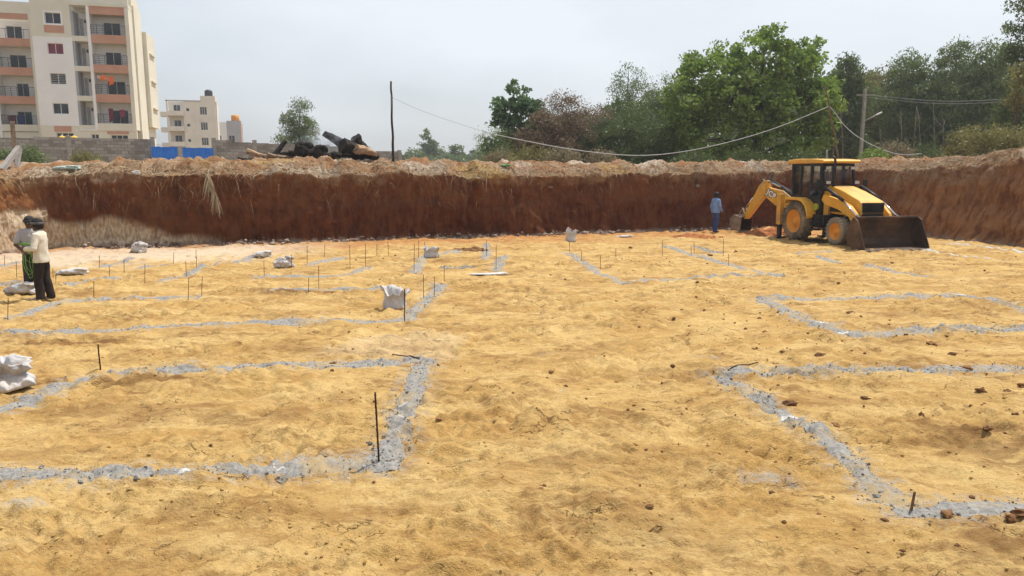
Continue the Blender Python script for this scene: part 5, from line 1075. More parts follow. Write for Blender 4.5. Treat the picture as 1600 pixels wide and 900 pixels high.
# small yellow awning behind the block wall
m = MB()
for q in range(3): m.ell((q * .5, 0, 0), (.3, .3, .26), 12, 8)
o = m.build('yellow_awning', worn('awning_yellow', (.62, .36, .05), (.7, .45, .08), 3, .8)); o.location = at(97, 217, 62); tag(o, 'small yellow scalloped awning peeping over the block wall', 'awning')
m = MB(); m.tube([(0, 0, -3), (0, 0, .35)], .04, 8); m.tube([(1.0, 0, -3), (1.0, 0, .2)], .04, 8); m.build('awning_post', M_door, o)

# ================================================================== THINGS ON THE BANK
M_wood = worn('weathered_wood', (.16, .11, .07), (.27, .20, .14), 6, .95, 0, .6, .01); M_char = worn('charred_bark', (.008, .007, .006), (.035, .026, .02), 5, .9, 0, .9, .03, dirt=(.10, .06, .04), dirt_amt=(.58, .75))
M_bark = worn('tan_bark', (.30, .19, .11), (.42, .30, .19), 4, .95, 0, .7, .02, dirt=(.03, .022, .018), dirt_amt=(.5, .66)); M_cut = worn('cut_wood', (.34, .13, .07), (.42, .20, .12), 8, .9)
def log(a, b, Y0, Y1, r0, r1, mat, lab, endmat=None, seed=1):
    p = at(*a, Y0); q = at(*b, Y1); n = 30; m = 26; V = []; d = (q - p); dn = d.normalized(); x_ = dn.orthogonal().normalized(); y_ = dn.cross(x_)
    for i in range(m + 1):
        f_ = i / m; rad = r0 + (r1 - r0) * f_; bend = Vector((0, 0, 1)) * .06 * math.sin(f_ * 3 + seed)
        for k in range(n):
            a_ = 2 * math.pi * k / n; rr_ = rad * (1 + .27 * float(fbm(math.cos(a_) * 1.6 + seed * 3.1, math.sin(a_) * 1.6 + f_ * 4, 4, seed)) + .05 * math.sin(5 * a_ + seed)); V.append(d * f_ + bend + x_ * rr_ * math.cos(a_) + y_ * rr_ * math.sin(a_))
    mb = MB(); mb.add(V, [(i * n + k, i * n + (k + 1) % n, (i + 1) * n + (k + 1) % n, (i + 1) * n + k) for i in range(m) for k in range(n)], True); mb.f += [list(reversed(range(n))), [m * n + k for k in range(n)]]; mb.sm += [False, False]
    o = mb.build('log', mat, fix=True); o.location = p; tag(o, lab, 'log')
    if endmat:
        for f_, vv, sg in ((0, V[:n], -1), (1, V[-n:], 1)):
            c = sum(vv, Vector()) / n; e = MB(); e.add([c + (v - c) * .93 + dn * .006 * sg for v in vv] + [c + (v - c) * .90 - dn * .05 * sg for v in vv], [tuple(range(n)), tuple(reversed(range(n, 2 * n)))] + [(k, (k + 1) % n, n + (k + 1) % n, n + k) for k in range(n)]); e.build('sawn_end', endmat, o, fix=True)
    return o
log((386, 238), (420, 244), 31.5, 31.7, .11, .10, M_bark, 'tan barked log lying flat at the end of the burnt pile', M_wood, 2)
log((418, 242), (458, 245), 31.6, 32, .10, .07, M_wood, 'thin grey brown branch lying between tan log and stump', None, 3)
log((425, 243), (446, 222), 31.9, 32.4, .11, .09, M_char, 'charred log tilted up with a reddish sawn end', M_cut, 4)
def stump(name, px, py, Y, blobs, lab, seed):
    mb = MB(); [mb.ell(c_, r_, 16, 10) for c_, r_ in blobs]; o = fused(mb, name, M_char, None, .03, 1, .075, 5.0, seed, 1.0); o.location = at(px, py, Y); tag(o, lab, 'tree stump')
stump('charred_stump', 474, 242, 31.9, [((0, 0, .16), (.34, .3, .26)), ((-.1, 0, .34), (.2, .2, .2)), ((.22, 0, .30), (.22, .2, .22)), ((-.42, -.1, .05), (.22, .16, .10)), ((.45, .1, .12), (.2, .2, .16))], 'broad black charred stump with earthy top in the burnt pile', 3)
stump('charred_stump', 498, 243, 31.5, [((0, 0, .14), (.28, .26, .26)), ((.16, 0, .22), (.2, .2, .2)), ((-.2, 0, .08), (.22, .2, .16)), ((.34, -.1, .02), (.2, .12, .08))], 'smaller black burnt root ball beside the broad charred stump', 5)
stump('ash_heap', 535, 246, 32.0, [((0, 0, .05), (.75, .4, .16)), ((-.6, 0, .02), (.4, .3, .12)), ((.6, .1, .03), (.4, .3, .13))], 'low black ash and charcoal heap under the charred trunks', 8)
stump('charred_stump', 447, 245, 32.3, [((0, 0, .06), (.3, .2, .13)), ((.2, 0, .1), (.16, .16, .12))], 'small charred lump beside the tilted log', 11)
log((508, 211), (556, 238), 32.2, 33.4, .15, .25, M_char, 'long charred trunk sticking up from the burnt pile', None, 7)
log((535, 229), (590, 244), 31.2, 32.3, .30, .12, M_char, 'thick charred trunk with round end and tapering tan tail', None, 8)
log((556, 231), (588, 243), 31.15, 31.9, .20, .10, M_bark, 'tan tapering trunk butt resting on the bank', None, 18)
log((554, 216), (572, 236), 33.2, 33.6, .22, .26, M_char, 'black rounded stump standing up behind the thick trunk', None, 9)
log((372, 246), (400, 249), 30.4, 30.8, .06, .05, M_char, 'small black branch lying before the low block wall', None, 10)
# thin smoke over the burnt pile
sm_o = MB(); c0 = at(512, 230, 32.6); sm_o.ell((0, 0, 0), (1.35, .9, .95), 20, 12); so = sm_o.build('smoke', None); so.location = c0 + Vector((0, 0, .15)); so['kind'] = 'stuff'; so['label'] = 'thin bluish smoke drifting off the burnt logs'
t = NT('smoke_volume'); g = t.n('TexCoord').outputs['Object']; d2 = t.n('VectorMath', operation='LENGTH'); sc = t.n('VectorMath', operation='MULTIPLY'); sc.inputs[1].default_value = (.74, 1.1, 1.18); t.l(g, sc.inputs[0]); t.l(sc.outputs[0], d2.inputs[0])
den = t.math('MULTIPLY', t.ramp(d2.outputs['Value'], .25, 1.0, 1, 0), t.ramp(t.noise(g, 1.7, 4, .6, .8), .40, .64, 0, 1.1)); pv = t.n('VolumePrincipled'); pv.inputs['Color'].default_value = (.78, .84, .94, 1); t.l(den, pv.inputs['Density']); t.l(pv.outputs[0], t.out.inputs[1]); so.data.materials.append(t.m)

# dry palm frond hanging over the edge
M_palm = tinted('dry_palm', (.26, .19, .11), (.58, .48, .34)); kx = rim_at(at(330, 260, 26.9).x)
top = Vector((RX[9, kx], RY[9, kx], RZ[9, kx] + .05)); edge = Vector((RX[0, kx] - NX[kx] * .22, RY[0, kx] - NY[kx] * .22, RZ[0, kx] + .02)); tip = edge + Vector((.42, -.26, -.85))
pal = empty('palm_frond', top); tag(pal, 'dry grey palm frond hanging over the dark cut edge', 'palm frond'); mb = MB(); mb.tube([Vector((0, 0, 0)), (edge - top) * .6 + Vector((0, 0, .05)), edge - top, (edge - top) * .5 + (tip - top) * .5 + Vector((-.03, -.05, .12)), tip - top], [.03, .026, .02, .014, .006], 8); mb.build('stem', M_palm, pal)
n = 210; f_ = rng.rand(n); P = np.zeros((n, 3)); e_, t_ = np.array(edge - top), np.array(tip - top)
P = np.where((f_ < .45)[:, None], e_ * (f_ / .45)[:, None], e_ + (t_ - e_) * ((f_ - .45) / .55)[:, None] + np.array([-.02, -.04, .06])); D_ = np.stack([rng.choice([-1, 1], n) * rng.uniform(.02, .42, n) + .12, rng.uniform(-.35, .05, n), -rng.uniform(.6, 1.4, n)], 1)
strips('leaflets', P, D_, rng.uniform(.25, .55, n), rng.uniform(.009, .018, n), M_palm, rng, .45, kind='stuff', parent=pal)
# fallen concrete post, upright stub, tarpaulin at the left
def postbar(name, a, b, Ya, Yb, w, h, mat, lab, cat='post'):
    p = at(*a, Ya); q = at(*b, Yb); mb = MB(); mb.bar((0, 0, 0), q - p, w, h); o = mb.build(name, mat, None, .012); o.location = p; tag(o, lab, cat); return o
postbar('fallen_post', (2, 266), (30, 230), 25.6, 26.6, .16, .16, M_post, 'broken concrete post propped at a slant on the bank')
postbar('leaning_post', (26, 262), (31, 231), 26.5, 26.9, .13, .13, M_post, 'short concrete stub standing under the slanting post')
postbar('fence_post', (26, 262), (19, 190), 31, 31.2, .17, .15, M_wood, 'grey wooden post standing before the block wall')
slumped_sack('tarpaulin', bank_point(at(48, 258, 26.4).x, .6) - Vector((0, 0, .02)), R(-8), 1.0, .5, .16, 'pale green tarpaulin scrap lying on the edge of the bank', 41); bpy.data.objects['tarpaulin'].data.materials.clear(); bpy.data.objects['tarpaulin'].data.materials.append(worn('green_tarp', (.30, .40, .36), (.42, .50, .46), 4, .7)); bpy.data.objects['tarpaulin']['category'] = 'tarpaulin'
slumped_sack('green_scrap', bank_point(at(800, 256, 31).x, .9), R(-10), .55, .3, .10, 'green plastic scrap lying on the spoil bank', 43); bpy.data.objects['green_scrap'].data.materials.clear(); bpy.data.objects['green_scrap'].data.materials.append(worn('green_plastic', (.08, .22, .07), (.12, .30, .10), 4, .6)); bpy.data.objects['green_scrap']['category'] = 'plastic scrap'
slumped_sack('pale_rock', bank_point(at(213, 271, 26).x, .06), R(-10), .34, .22, .14, 'pale flat stone on the rim left of the palm frond', 44); bpy.data.objects['pale_rock']['category'] = 'stone'
bpy.data.objects['pale_rock']['label'] = 'pale flat stone on the rim between palm frond and slanting post'
# poles and cables
M_pole = worn('dark_pole', (.022, .018, .015), (.05, .04, .032), 5, .9, 0, .5, .01); M_cable = worn('grey_cable', (.36, .36, .36), (.46, .46, .45), 5, .6); M_wire = worn('thin_wire', (.20, .21, .22), (.28, .29, .3), 5, .6)
def pole(name, a, b, Y, r0, r1, mat, lab, wob=.02, Yb=None):
    p = at(*a, Y); q = at(*b, Yb or Y); mb = MB(); N = 12; mb.tube([(q - p) * (i / N) + Vector((random.uniform(-1, 1), 0, 0)) * (wob if 0 < i < N else 0) for i in range(N + 1)], [r0 + (r1 - r0) * i / N for i in range(N + 1)], 8); o = mb.build(name, mat); o.location = p; tag(o, lab, 'pole'); return o
pole('wooden_pole', (615, 258), (611, 127), 31.5, .055, .038, M_pole, 'thin dark wooden pole standing alone on the bank beside the logs')
o = MB(); pp = at(616, 236, 31.4); o.tube([Vector((0, 0, -.3)), Vector((-.02, 0, 1.0)), Vector((-.08, 0, 2.3))], .006, 5); w_ = o.build('stay_wire', M_wire); w_.location = pp; tag(w_, 'thin stay wire hanging beside the lone dark pole', 'wire')
pole('prop_pole', (1311, 250), (1289, 135), 39, .055, .04, worn('brown_prop', (.14, .085, .05), (.22, .14, .09), 6, .95), 'leaning brown wooden prop holding up the sagging cable', .04, 38.6)
o = MB(); pa = at(1283, 190, 39.2); pb_ = at(1297, 240, 39.4)
cp = at(1345, 240, 46); LP = empty('lamp_post', (cp.x, cp.y, 2.6)); tag(LP, 'slender concrete street lamp post before the wood', 'lamp post'); tp = at(1352, 139, 46) - LP.location; mb = MB(); mb.bar((0, 0, 0), tp, .22, .16, (1, 0, 0)); mb.build('post', M_post, LP, .01)
ar = at(1372, 178, 45.6) - LP.location; mid = at(1348, 190, 46) - LP.location; mb = MB(); mb.tube([mid, (mid + ar) / 2 + Vector((0, 0, -.02)), ar], .03, 6); mb.build('arm', M_zinc, LP); mb = MB(); mb.bar(ar - Vector((.12, 0, .06)), ar + Vector((.22, 0, .10)), .14, .08); mb.build('lamp_head', M_frame, LP, .02)
mb = MB(); mb.bar(tp + Vector((-.5, 0, -.35)), tp + Vector((.6, 0, -.35)), .06, .06); mb.build('cross_arm', M_zinc, LP)
def cable(name, pts, Ys, r, mat, lab, cat='cable'):
    P = np.array([at(x, y, Y)[:] for (x, y), Y in zip(pts, Ys)])
    for _ in range(2):
        Q = [P[0]]
        for a, b in zip(P[:-1], P[1:]): Q += [a * .75 + b * .25, a * .25 + b * .75]
        P = np.array(Q + [P[-1]])
    mb = MB(); o0 = P[0].copy(); mb.tube([Vector(q - o0) for q in P], r, 6); o = mb.build(name, mat); o.location = o0; tag(o, lab, cat); return o
cable('thin_cable', [(612, 152), (650, 170), (700, 188), (760, 207)], [31.5, 32, 32.6, 33.3], .006, M_wire, 'thin wire running down from the lone dark pole')
cable('sagging_cable', [(760, 207), (800, 216), (870, 230), (940, 240), (1000, 244), (1060, 239), (1130, 225), (1210, 202), (1296, 166)], [33.3, 33.8, 34.6, 35.4, 36, 36.6, 37.4, 38.2, 38.9], .018, M_cable, 'long pale cable sagging in front of the trees')
cable('slack_cable', [(1296, 166), (1306, 178), (1320, 198), (1345, 218), (1380, 235), (1410, 243), (1440, 240)], [38.9, 38.8, 38.6, 38, 37.2, 36.6, 36.2], .018, M_cable, 'slack pale cable hanging from the leaning prop to the bank')
for i, dy in enumerate((0, 4)):
    cable('power_line', [(1355, 148 + dy), (1440, 157 + dy), (1510, 159 + dy), (1640, 150 + dy)], [46, 48, 49, 52], .012, M_wire, 'thin power line running from the lamp post in front of the wood', 'power line')
for o in bpy.data.objects:
    if o.name.startswith('power_line'): o['group'] = 'power lines at the lamp post'
pole('stub_post', (1292, 256), (1292, 234), 37, .05, .045, M_zinc, 'small grey stub post on the bank behind the cab roof', .0)

# ================================================================== TREES
def leaf_mat(name, c1, c2, c3):
    t = NT(name); a = t.n('Attribute', attribute_name='tint').outputs['Fac']; b = t.n('Attribute', attribute_name='clump').outputs['Fac']
    c = t.mix(t.math('MULTIPLY', a, .8), t.mix(b, c1, c2), c3); d = t.n('BsdfDiffuse'); tr = t.n('BsdfTranslucent'); gl = t.n('BsdfGlossy'); gl.inputs['Roughness'].default_value = .45; gl.inputs[0].default_value = (.5, .5, .5, 1)
    t.l(c, d.inputs[0]); t.l(c, tr.inputs[0]); m = t.n('MixShader'); m.inputs[0].default_value = .42; t.l(d.outputs[0], m.inputs[1]); t.l(tr.outputs[0], m.inputs[2])
    m2 = t.n('MixShader'); m2.inputs[0].default_value = .05; t.l(m.outputs[0], m2.inputs[1]); t.l(gl.outputs[0], m2.inputs[2]); t.l(m2.outputs[0], t.out.inputs[0]); return t.m
M_lbright = leaf_mat('bright_leaf', (.060, .115, .016), (.185, .290, .040), (.29, .39, .075))
M_leuc = leaf_mat('eucalyptus_leaf', (.070, .112, .032), (.140, .195, .060), (.21, .26, .10))
M_ldark = leaf_mat('dark_leaf', (.042, .072, .020), (.090, .130, .038), (.13, .17, .055))
M_lbrown = leaf_mat('brown_leaf', (.12, .080, .047), (.19, .135, .080), (.25, .18, .11))
M_lblue = leaf_mat('fresh_leaf', (.055, .105, .040), (.10, .180, .065), (.15, .24, .10))
M_lolive = leaf_mat('olive_leaf', (.12, .125, .038), (.20, .195, .06), (.28, .25, .09))
M_ltan = leaf_mat('tan_leaf', (.15, .12, .065), (.24, .20, .11), (.30, .25, .15))
M_trunk = worn('grey_trunk', (.12, .10, .08), (.22, .19, .155), 3, .95, 0, .6, .02); M_dtrunk = worn('brown_trunk', (.06, .045, .032), (.11, .085, .06), 3, .95, 0, .6, .02)
def crown_pts(lobes, nclump, rg, shell=.55):
    vol = np.array([l[3] * l[4] * l[5] for l in lobes]) ** .7; pick = rg.choice(len(lobes), nclump, p=vol / vol.sum()); L_ = np.array(lobes)[pick]
    d = rg.normal(size=(nclump, 3)); d /= np.linalg.norm(d, axis=1, keepdims=True); rad = shell + (1 - shell) * rg.rand(nclump) ** .6; rad *= 1 + .11 * np.clip(rg.randn(nclump), -2, 1.5)
    return L_[:, :3] + d * L_[:, 3:] * rad[:, None]
def make_tree(name, loc, lobes, nclump, per, spread, leaf, lmat, tmat, seed, lab, group=None, trunk_r=.16, droop=.2, aspect=.5, bare=0.0, cat='tree', kind=None, limbs=9, stems=1, flat=.7):
    rg = np.random.RandomState(seed); T = empty(name, loc); tag(T, lab, cat, group)
    C = crown_pts(lobes, nclump, rg); n = nclump * per; cs = spread * rg.uniform(.6, 1.4, nclump)
    dd = rg.normal(size=(n, 3)); ln_ = np.linalg.norm(dd, axis=1, keepdims=True); dd = dd * np.minimum(1, 1.9 / ln_); P = np.repeat(C, per, 0) + dd * np.repeat(cs, per)[:, None] * np.array([1, 1, flat]); P[:, 2] = np.maximum(P[:, 2], .15)
    a = rg.normal(size=(n, 3)); a[:, 2] -= droop * 2; a /= np.linalg.norm(a, axis=1, keepdims=True); b = np.cross(a, rg.normal(size=(n, 3))); b /= np.linalg.norm(b, axis=1, keepdims=True) + 1e-9
    sz = leaf * rg.uniform(.6, 1.4, n)[:, None]; V = np.stack([P - a * sz * .5, P + b * sz * aspect * .5, P + a * sz * .5, P - b * sz * aspect * .5], 1)
    me = np_mesh('crown', V.reshape(-1, 3), np.arange(n * 4).reshape(-1, 4), False); attr(me, 'tint', np.repeat(rg.rand(n), 4)); attr(me, 'clump', np.repeat(np.repeat(rg.rand(nclump), per), 4)); link_mesh('crown', me, lmat, T)
    mb = MB(); rp = random.Random(seed); zc = min(l[2] for l in lobes); main = max(lobes, key=lambda l: l[5] * l[3]); base_r = trunk_r
    for s_ in range(stems):
        bx, by = (0, 0) if stems == 1 else (rp.uniform(-.25, .25) * main[3], rp.uniform(-.3, .3)); topc = Vector(main[:3]) + Vector((bx, by, main[5] * .55)); N = 6
        path = [Vector((bx, by, -.1)).lerp(topc, i / N) + Vector((rp.uniform(-1, 1), rp.uniform(-1, 1), 0)) * (.10 * i / N * (1 if i < N else 0)) * main[3] * .4 for i in range(N + 1)]
        mb.tube(path, [base_r * (1.25 if i == 0 else 1) * (1 - .82 * i / N) for i in range(N + 1)], 8)
        for k in range(limbs):
            c = Vector(C[rg.randint(nclump)]); f_ = rp.uniform(.25, .8); st = path[0].lerp(path[-1], f_)
            if c.z < st.z - .5: st = path[0].lerp(path[-1], max(.12, min(.7, (c.z - .6) / max(.5, path[-1].z))))
            mid = st.lerp(c, .5) + Vector((0, 0, .12 * (c - st).length)); rr_ = base_r * (1 - .8 * f_) * .55; mb.tube([st, mid, c], [rr_, rr_ * .6, rr_ * .18], 5, False)
    mb.build('trunk', tmat, T); return T
def S(x, y0, y1, Y, zbase=ZU):
    """base place, crown top and px-per-metre for a tree seen at column x whose top is at y0 in the picture"""
    p = at(x, y0, Y); return Vector((p.x, Y, zbase)), p.z - zbase, F / Y
# eucalyptus by the low wall
b_, h_, s_ = S(464, 150, 0, 72)
make_tree('eucalyptus', b_, [(.2, 0, h_ * .72, 1.15, 1.1, h_ * .26), (-.9, .2, h_ * .58, .8, .8, 1.4), (.9, 0, h_ * .50, .9, .9, 1.7), (0, 0, h_ * .38, 1.3, 1.1, 1.5), (-1.3, 0, h_ * .5, .55, .6, .8)], 150, 60, .30, .20, M_leuc, M_trunk, 21, 'solitary grey green eucalyptus behind the low block wall', None, .14, .5, .35)
b_, h_, s_ = S(437, 205, 0, 70); make_tree('small_tree', b_, [(0, 0, h_ * .62, .8, .7, h_ * .32)], 40, 30, .25, .16, M_leuc, M_trunk, 22, 'thin sparse sapling beside the solitary eucalyptus', None, .06, .3, .4)
# hazy far trees
for i, (x, y, w, Y, sd) in enumerate(((668, 200, 30, 190, 1), (640, 233, 34, 180, 2), (690, 232, 30, 200, 3), (713, 226, 28, 185, 4), (738, 234, 26, 210, 5), (655, 240, 40, 170, 6), (700, 240, 44, 175, 7), (755, 236, 40, 165, 8), (615, 240, 26, 190, 9), (772, 222, 30, 150, 10))):
    b_, h_, s_ = S(x, y, 0, Y); wr = w / s_ / 2
    make_tree('distant_tree', b_, [(0, 0, h_ * .70, wr * .8, wr * .7, h_ * .30), (wr * .3, 0, h_ * .45, wr, wr, h_ * .26), (-wr * .4, 0, h_ * .4, wr * .8, wr, h_ * .28)], 90, 32, wr * .2, .55, M_leuc, M_trunk, 40 + sd,
              'tall hazy tree rising above the far tree line' if i == 0 else 'hazy grey tree in the far tree line behind the bank', None if i == 0 else 'far tree line', .25, .2, .6)
# broad leaved tree at the end of the thicket
b_, h_, s_ = S(808, 126, 0, 50)
make_tree('broadleaf_tree', b_, [(.0, 0, h_ * .82, .75, .7, 1.0), (-.9, 0, h_ * .68, .8, .8, .9), (.9, .2, h_ * .72, .8, .7, .8), (1.5, .2, h_ * .66, .5, .6, .5), (-.2, 0, h_ * .5, 1.4, 1.1, 1.2), (-.9, 0, h_ * .28, 1.3, 1.0, .9), (.8, 0, h_ * .35, 1.2, 1, 1.1)], 120, 48, .24, .24, M_lblue, M_dtrunk, 61, 'fresh green broadleaf tree with open top at the end of the thicket', None, .12, .15, .7)
b_, h_, s_ = S(772, 195, 0, 47); make_tree('feathery_shrub', b_, [(0, 0, h_ * .55, 1.2, .8, h_ * .4)], 50, 50, .28, .12, M_leuc, M_dtrunk, 62, 'grey feathery shrub below the fresh green broadleaf tree', None, .05, .1, .25, cat='shrub')
# bare brown thicket
for i, (x, y, w, Y) in enumerate(((880, 143, 84, 50), (925, 160, 80, 52), (850, 170, 60, 48.5))):
    b_, h_, s_ = S(x, y, 0, Y); wr = w / s_ / 2
    make_tree('brown_thicket_tree', b_, [(0, 0, h_ * .70, wr * .85, wr * .8, h_ * .27), (wr * .5, 0, h_ * .45, wr, wr, h_ * .3), (-wr * .5, 0, h_ * .42, wr, wr, h_ * .3), (0, 0, h_ * .2, wr * 1.1, wr, h_ * .2)], 230, 80, .30, .15, M_lbrown, M_dtrunk, 70 + i,
              ('tallest brown half bare thorn tree in the thicket', 'brown thorn tree beside the dark dense trees', 'lower brown thorn tree beside the fresh green broadleaf')[i], None, .09, .0, .35, stems=4, limbs=16)
# dense dark trees
for i, (x, y, w, Y) in enumerate(((985, 146, 110, 53), (1045, 140, 90, 54), (1010, 175, 120, 49), (945, 185, 70, 50))):
    b_, h_, s_ = S(x, y, 0, Y); wr = w / s_ / 2
    make_tree('dense_dark_tree', b_, [(0, 0, h_ * .72, wr * .8, wr * .8, h_ * .26), (wr * .4, 0, h_ * .5, wr * .9, wr, h_ * .3), (-wr * .4, 0, h_ * .45, wr * .9, wr, h_ * .3), (0, 0, h_ * .22, wr * 1.1, wr, h_ * .22)], 260, 80, .30, .19, M_ldark, M_dtrunk, 80 + i,
              ('feathery dark tree under the sparse grey treetop', 'feathery dark tree touching the big bright tree', 'low dark tree standing in front of the feathery dark trees', 'low dark tree beside the brown thorn trees')[i], None, .12, .1, .3)
b_, h_, s_ = S(982, 98, 0, 78); make_tree('sparse_tree', b_, [(0, 0, h_ * .84, 1.7, 1.5, 1.7), (-1, 0, h_ * .78, 1.1, 1, 1), (1.4, 0, h_ * .80, .9, 1, .9), (0, 0, h_ * .6, 1.2, 1, 1.6)], 80, 36, .36, .20, M_leuc, M_trunk, 90, 'sparse pale treetop rising above the dark dense trees', None, .13, .3, .4, limbs=22)
b_, h_, s_ = S(1040, 118, 0, 70); make_tree('eucalyptus', b_, [(0, 0, h_ * .8, 1.6, 1.4, 1.9), (-1, 0, h_ * .68, 1.5, 1.4, 1.9), (0, 0, h_ * .5, 1.7, 1.5, 2.2)], 110, 40, .34, .20, M_leuc, M_trunk, 91, 'grey green eucalyptus between sparse treetop and big bright tree', None, .13, .3, .4)
# the big bright tree
b_, h_, s_ = S(1188, 54, 0, 47); 
make_tree('big_bright_tree', b_, [(.3, 0, h_ * .80, 2.4, 2.2, 1.9), (-2.4, 0, h_ * .72, 2.1, 1.8, 1.7), (2.8, .3, h_ * .72, 2.0, 1.8, 1.9), (3.7, 0, h_ * .50, 1.5, 1.6, 1.7), (-3.9, -.2, h_ * .50, 2.0, 1.6, 1.5), (-1.2, -1.2, h_ * .50, 2.2, 1.5, 1.7), (1.6, -1.0, h_ * .48, 2.2, 1.6, 1.8), (-2.6, -.8, h_ * .27, 2.3, 1.6, 1.5), (1.0, -.8, h_ * .25, 2.6, 1.6, 1.4), (3.5, -.3, h_ * .28, 1.3, 1.3, 1.3), (-4.6, 0, h_ * .30, 1.2, 1.2, 1.3)], 430, 80, .30, .24, M_lbright, M_dtrunk, 95, 'big bright green tree, broadest and greenest of the wood', None, .30, .12, .6, limbs=34)
# the eucalyptus wood on the right
labs = ['dark narrow eucalyptus just beyond the big bright tree', 'yellowish thin tree behind the lamp post', 'tall eucalyptus behind the power lines nearest the lamp post', 'broad tall eucalyptus over the power lines', 'sparse topped eucalyptus, tallest over the high bank', 'drooping eucalyptus between two tall ones', 'small eucalyptus low behind the lamp post', 'eucalyptus low between broad and sparse topped ones']
for i, (x, y, w, Y, m_, dens) in enumerate(((1325, 90, 62, 58, M_ldark, 1), (1380, 110, 80, 66, M_lolive, .8), (1425, 82, 92, 62, M_leuc, 1), (1500, 68, 104, 60, M_leuc, 1.1), (1562, 43, 80, 58, M_leuc, .6), (1465, 108, 70, 68, M_leuc, 1), (1352, 118, 60, 70, M_leuc, .9), (1535, 110, 80, 64, M_leuc, 1))):
    b_, h_, s_ = S(x, y, 0, Y); wr = w / s_ / 2
    make_tree('eucalyptus', b_, [(0, 0, h_ * .84, wr * .6, wr * .6, h_ * .15), (wr * .3, 0, h_ * .66, wr * .85, wr * .8, h_ * .18), (-wr * .4, 0, h_ * .58, wr * .8, wr * .8, h_ * .2), (0, 0, h_ * .40, wr, wr, h_ * .2), (wr * .2, 0, h_ * .22, wr * 1.0, wr, h_ * .16)], int(260 * dens), 84, .36, .25, m_, M_trunk, 110 + i, labs[i], None, .13, .5, .35, limbs=14, stems=2)
b_, h_, s_ = S(1608, -30, 0, 40); make_tree('dark_edge_tree', b_, [(0, 0, h_ * .8, 1.0, 1, 2.2), (.5, 0, h_ * .55, 1.1, 1, 2.4), (0, 0, h_ * .3, .9, 1, 1.6)], 150, 55, .26, .18, M_ldark, M_dtrunk, 130, 'tall dark tree at the end of the high bank', None, .14, .4, .4)
b_, h_, s_ = S(1597, 90, 0, 37); make_tree('yellowing_tree', b_, [(0, 0, h_ * .75, .45, .6, h_ * .22)], 36, 40, .2, .16, M_lolive, M_dtrunk, 131, 'small yellowing tree in front of the tall dark tree', None, .06, .3, .45)
# undergrowth behind the bank, one by one where it can be told apart
for i, (x, y, w, Y, m_, lab, zb) in enumerate(((1545, 192, 70, 31, M_lolive, 'yellow green bush on top of the high bank', 3.0), (1590, 200, 60, 30, M_lolive, 'yellow green bush under the tall dark tree', 3.1), (1510, 200, 50, 33, M_lolive, 'sparse yellow green bush overhanging the high bank', 2.9),
                                        (1400, 212, 54, 40, M_ltan, 'pale twiggy shrub where the slack cable meets the bank', 2.7), (1368, 232, 36, 37.5, M_lbright, 'bright green low bush below the lamp post', 2.9), (830, 228, 80, 38, M_lolive, 'yellow green weed clump on the bank under the broadleaf tree', 2.6),
                                        (880, 226, 60, 37.5, M_ltan, 'dry tan weed clump under the brown thorn trees', 2.6), (940, 234, 50, 38, M_ltan, 'dry tan weeds under the sagging cable low point', 2.6), (780, 234, 44, 40, M_ltan, 'dry weeds at the far end of the thicket', 2.6),
                                        (45, 228, 44, 36, M_leuc, 'dull green bush in front of the block wall beside the wooden post', 2.6), (8, 230, 40, 36, M_leuc, 'dull green bush behind the slanting post', 2.6), (133, 236, 40, 40, M_lolive, 'low weeds at the foot of the block wall', 2.7),
                                        (1085, 236, 70, 40, M_ldark, 'dark scrub under the big bright tree', 2.6), (1170, 232, 90, 41, M_ldark, 'dark scrub behind the sagging cable, right under the bright crown', 2.6), (1255, 234, 70, 41, M_ldark, 'dark scrub behind the digger cab', 2.6), (1450, 222, 80, 44, M_ldark, 'dark scrub behind the pale twiggy shrub', 2.6))):
    b_, h_, s_ = S(x, y, 0, Y, zb); wr = w / s_ / 2
    make_tree('bush', b_, [(0, 0, h_ * .55, wr * .8, .6, h_ * .42), (wr * .5, 0, h_ * .4, wr * .5, .5, h_ * .34), (-wr * .5, 0, h_ * .42, wr * .5, .5, h_ * .36)], 70, 36, .15 + .05 * wr, .11, m_, M_dtrunk, 150 + i, lab, None, .025, .1, .4, cat='bush', limbs=14, stems=3)
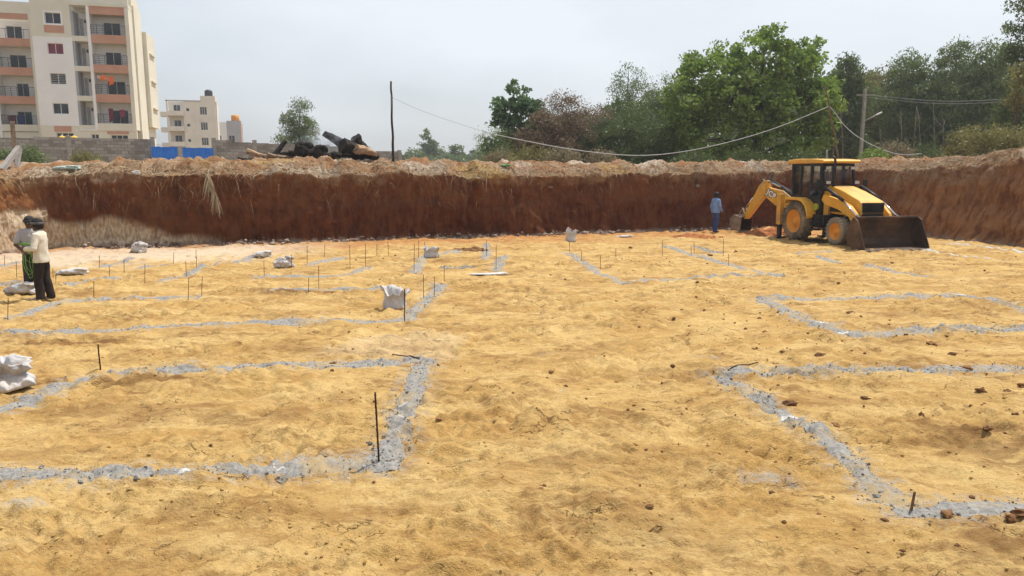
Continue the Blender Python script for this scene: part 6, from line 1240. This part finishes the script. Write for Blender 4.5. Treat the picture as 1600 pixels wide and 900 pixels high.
# the far wood seen between the trunks: one mass
rg = np.random.RandomState(77); n = 52000; px = rg.uniform(790, 1700, n); Yw = rg.uniform(74, 96, n); xw = (px - 800) / F * Yw; topz = ZU + np.interp(px, [790, 850, 950, 1060, 1300, 1400, 1500, 1700], [3.5, 5.0, 6.5, 9.5, 10.5, 9.5, 11, 13]) * (1 + .22 * fbm(px * .03, px * 0, 3, 9)); zw = ZU + (topz - ZU) * rg.rand(n) ** .8
P = np.stack([xw, Yw, zw], 1); a = rg.normal(size=(n, 3)); a[:, 2] -= .8; a /= np.linalg.norm(a, axis=1, keepdims=True); b = np.cross(a, rg.normal(size=(n, 3))); b /= np.linalg.norm(b, axis=1, keepdims=True); sz = .55 * rg.uniform(.6, 1.4, n)[:, None]
V = np.stack([P - a * sz * .5, P + b * sz * .25, P + a * sz * .5, P - b * sz * .25], 1); me = np_mesh('far_wood', V.reshape(-1, 3), np.arange(n * 4).reshape(-1, 4), False); attr(me, 'tint', np.repeat(rg.rand(n), 4)); attr(me, 'clump', np.repeat(fbm(xw * .4, zw * .6, 2, 4) + .5, 4)); o = link_mesh('far_wood', me, M_leuc); o['kind'] = 'stuff'
# bare thin trunks standing in the wood
for i, (x, y0, y1) in enumerate(((1302, 175, 245), (1318, 165, 246), (1410, 170, 245), (1432, 165, 245), (1440, 175, 240), (1462, 160, 238), (1478, 185, 238), (1283, 190, 246), (1336, 180, 246), (1378, 200, 245))):
    p = at(x, y1, 52 + i * .6); q = at(x + random.uniform(-6, 8), y0, 52 + i * .6); p.z = ZU; mb = MB(); mb.tube([Vector((0, 0, 0)), (q - p) * .5 + Vector((random.uniform(-.12, .12), 0, 0)), q - p], [.04, .03, .015], 6)
    for k in range(4): f_ = random.uniform(.4, .9); mb.tube([(q - p) * f_, (q - p) * f_ + Vector((random.uniform(-.7, .7), random.uniform(-.4, .4), random.uniform(.3, .9)))], [.02, .006], 5)
    o = mb.build('bare_sapling', M_trunk); o.location = p; tag(o, 'thin bare sapling stem standing in front of the eucalyptus wood', 'sapling', 'bare saplings in the wood')

# ================================================================== HAZE
mb = MB(); mb.bb(-425, 425, -30, 430, -1.4, 26); hz = mb.build('haze', None); hz['kind'] = 'stuff'
t = NT('haze_air'); pv = t.n('VolumePrincipled'); pv.inputs['Color'].default_value = (.90, .94, 1, 1); pv.inputs['Density'].default_value = .0006; pv.inputs['Anisotropy'].default_value = .3; t.l(pv.outputs[0], t.out.inputs[1]); hz.data.materials.append(t.m)
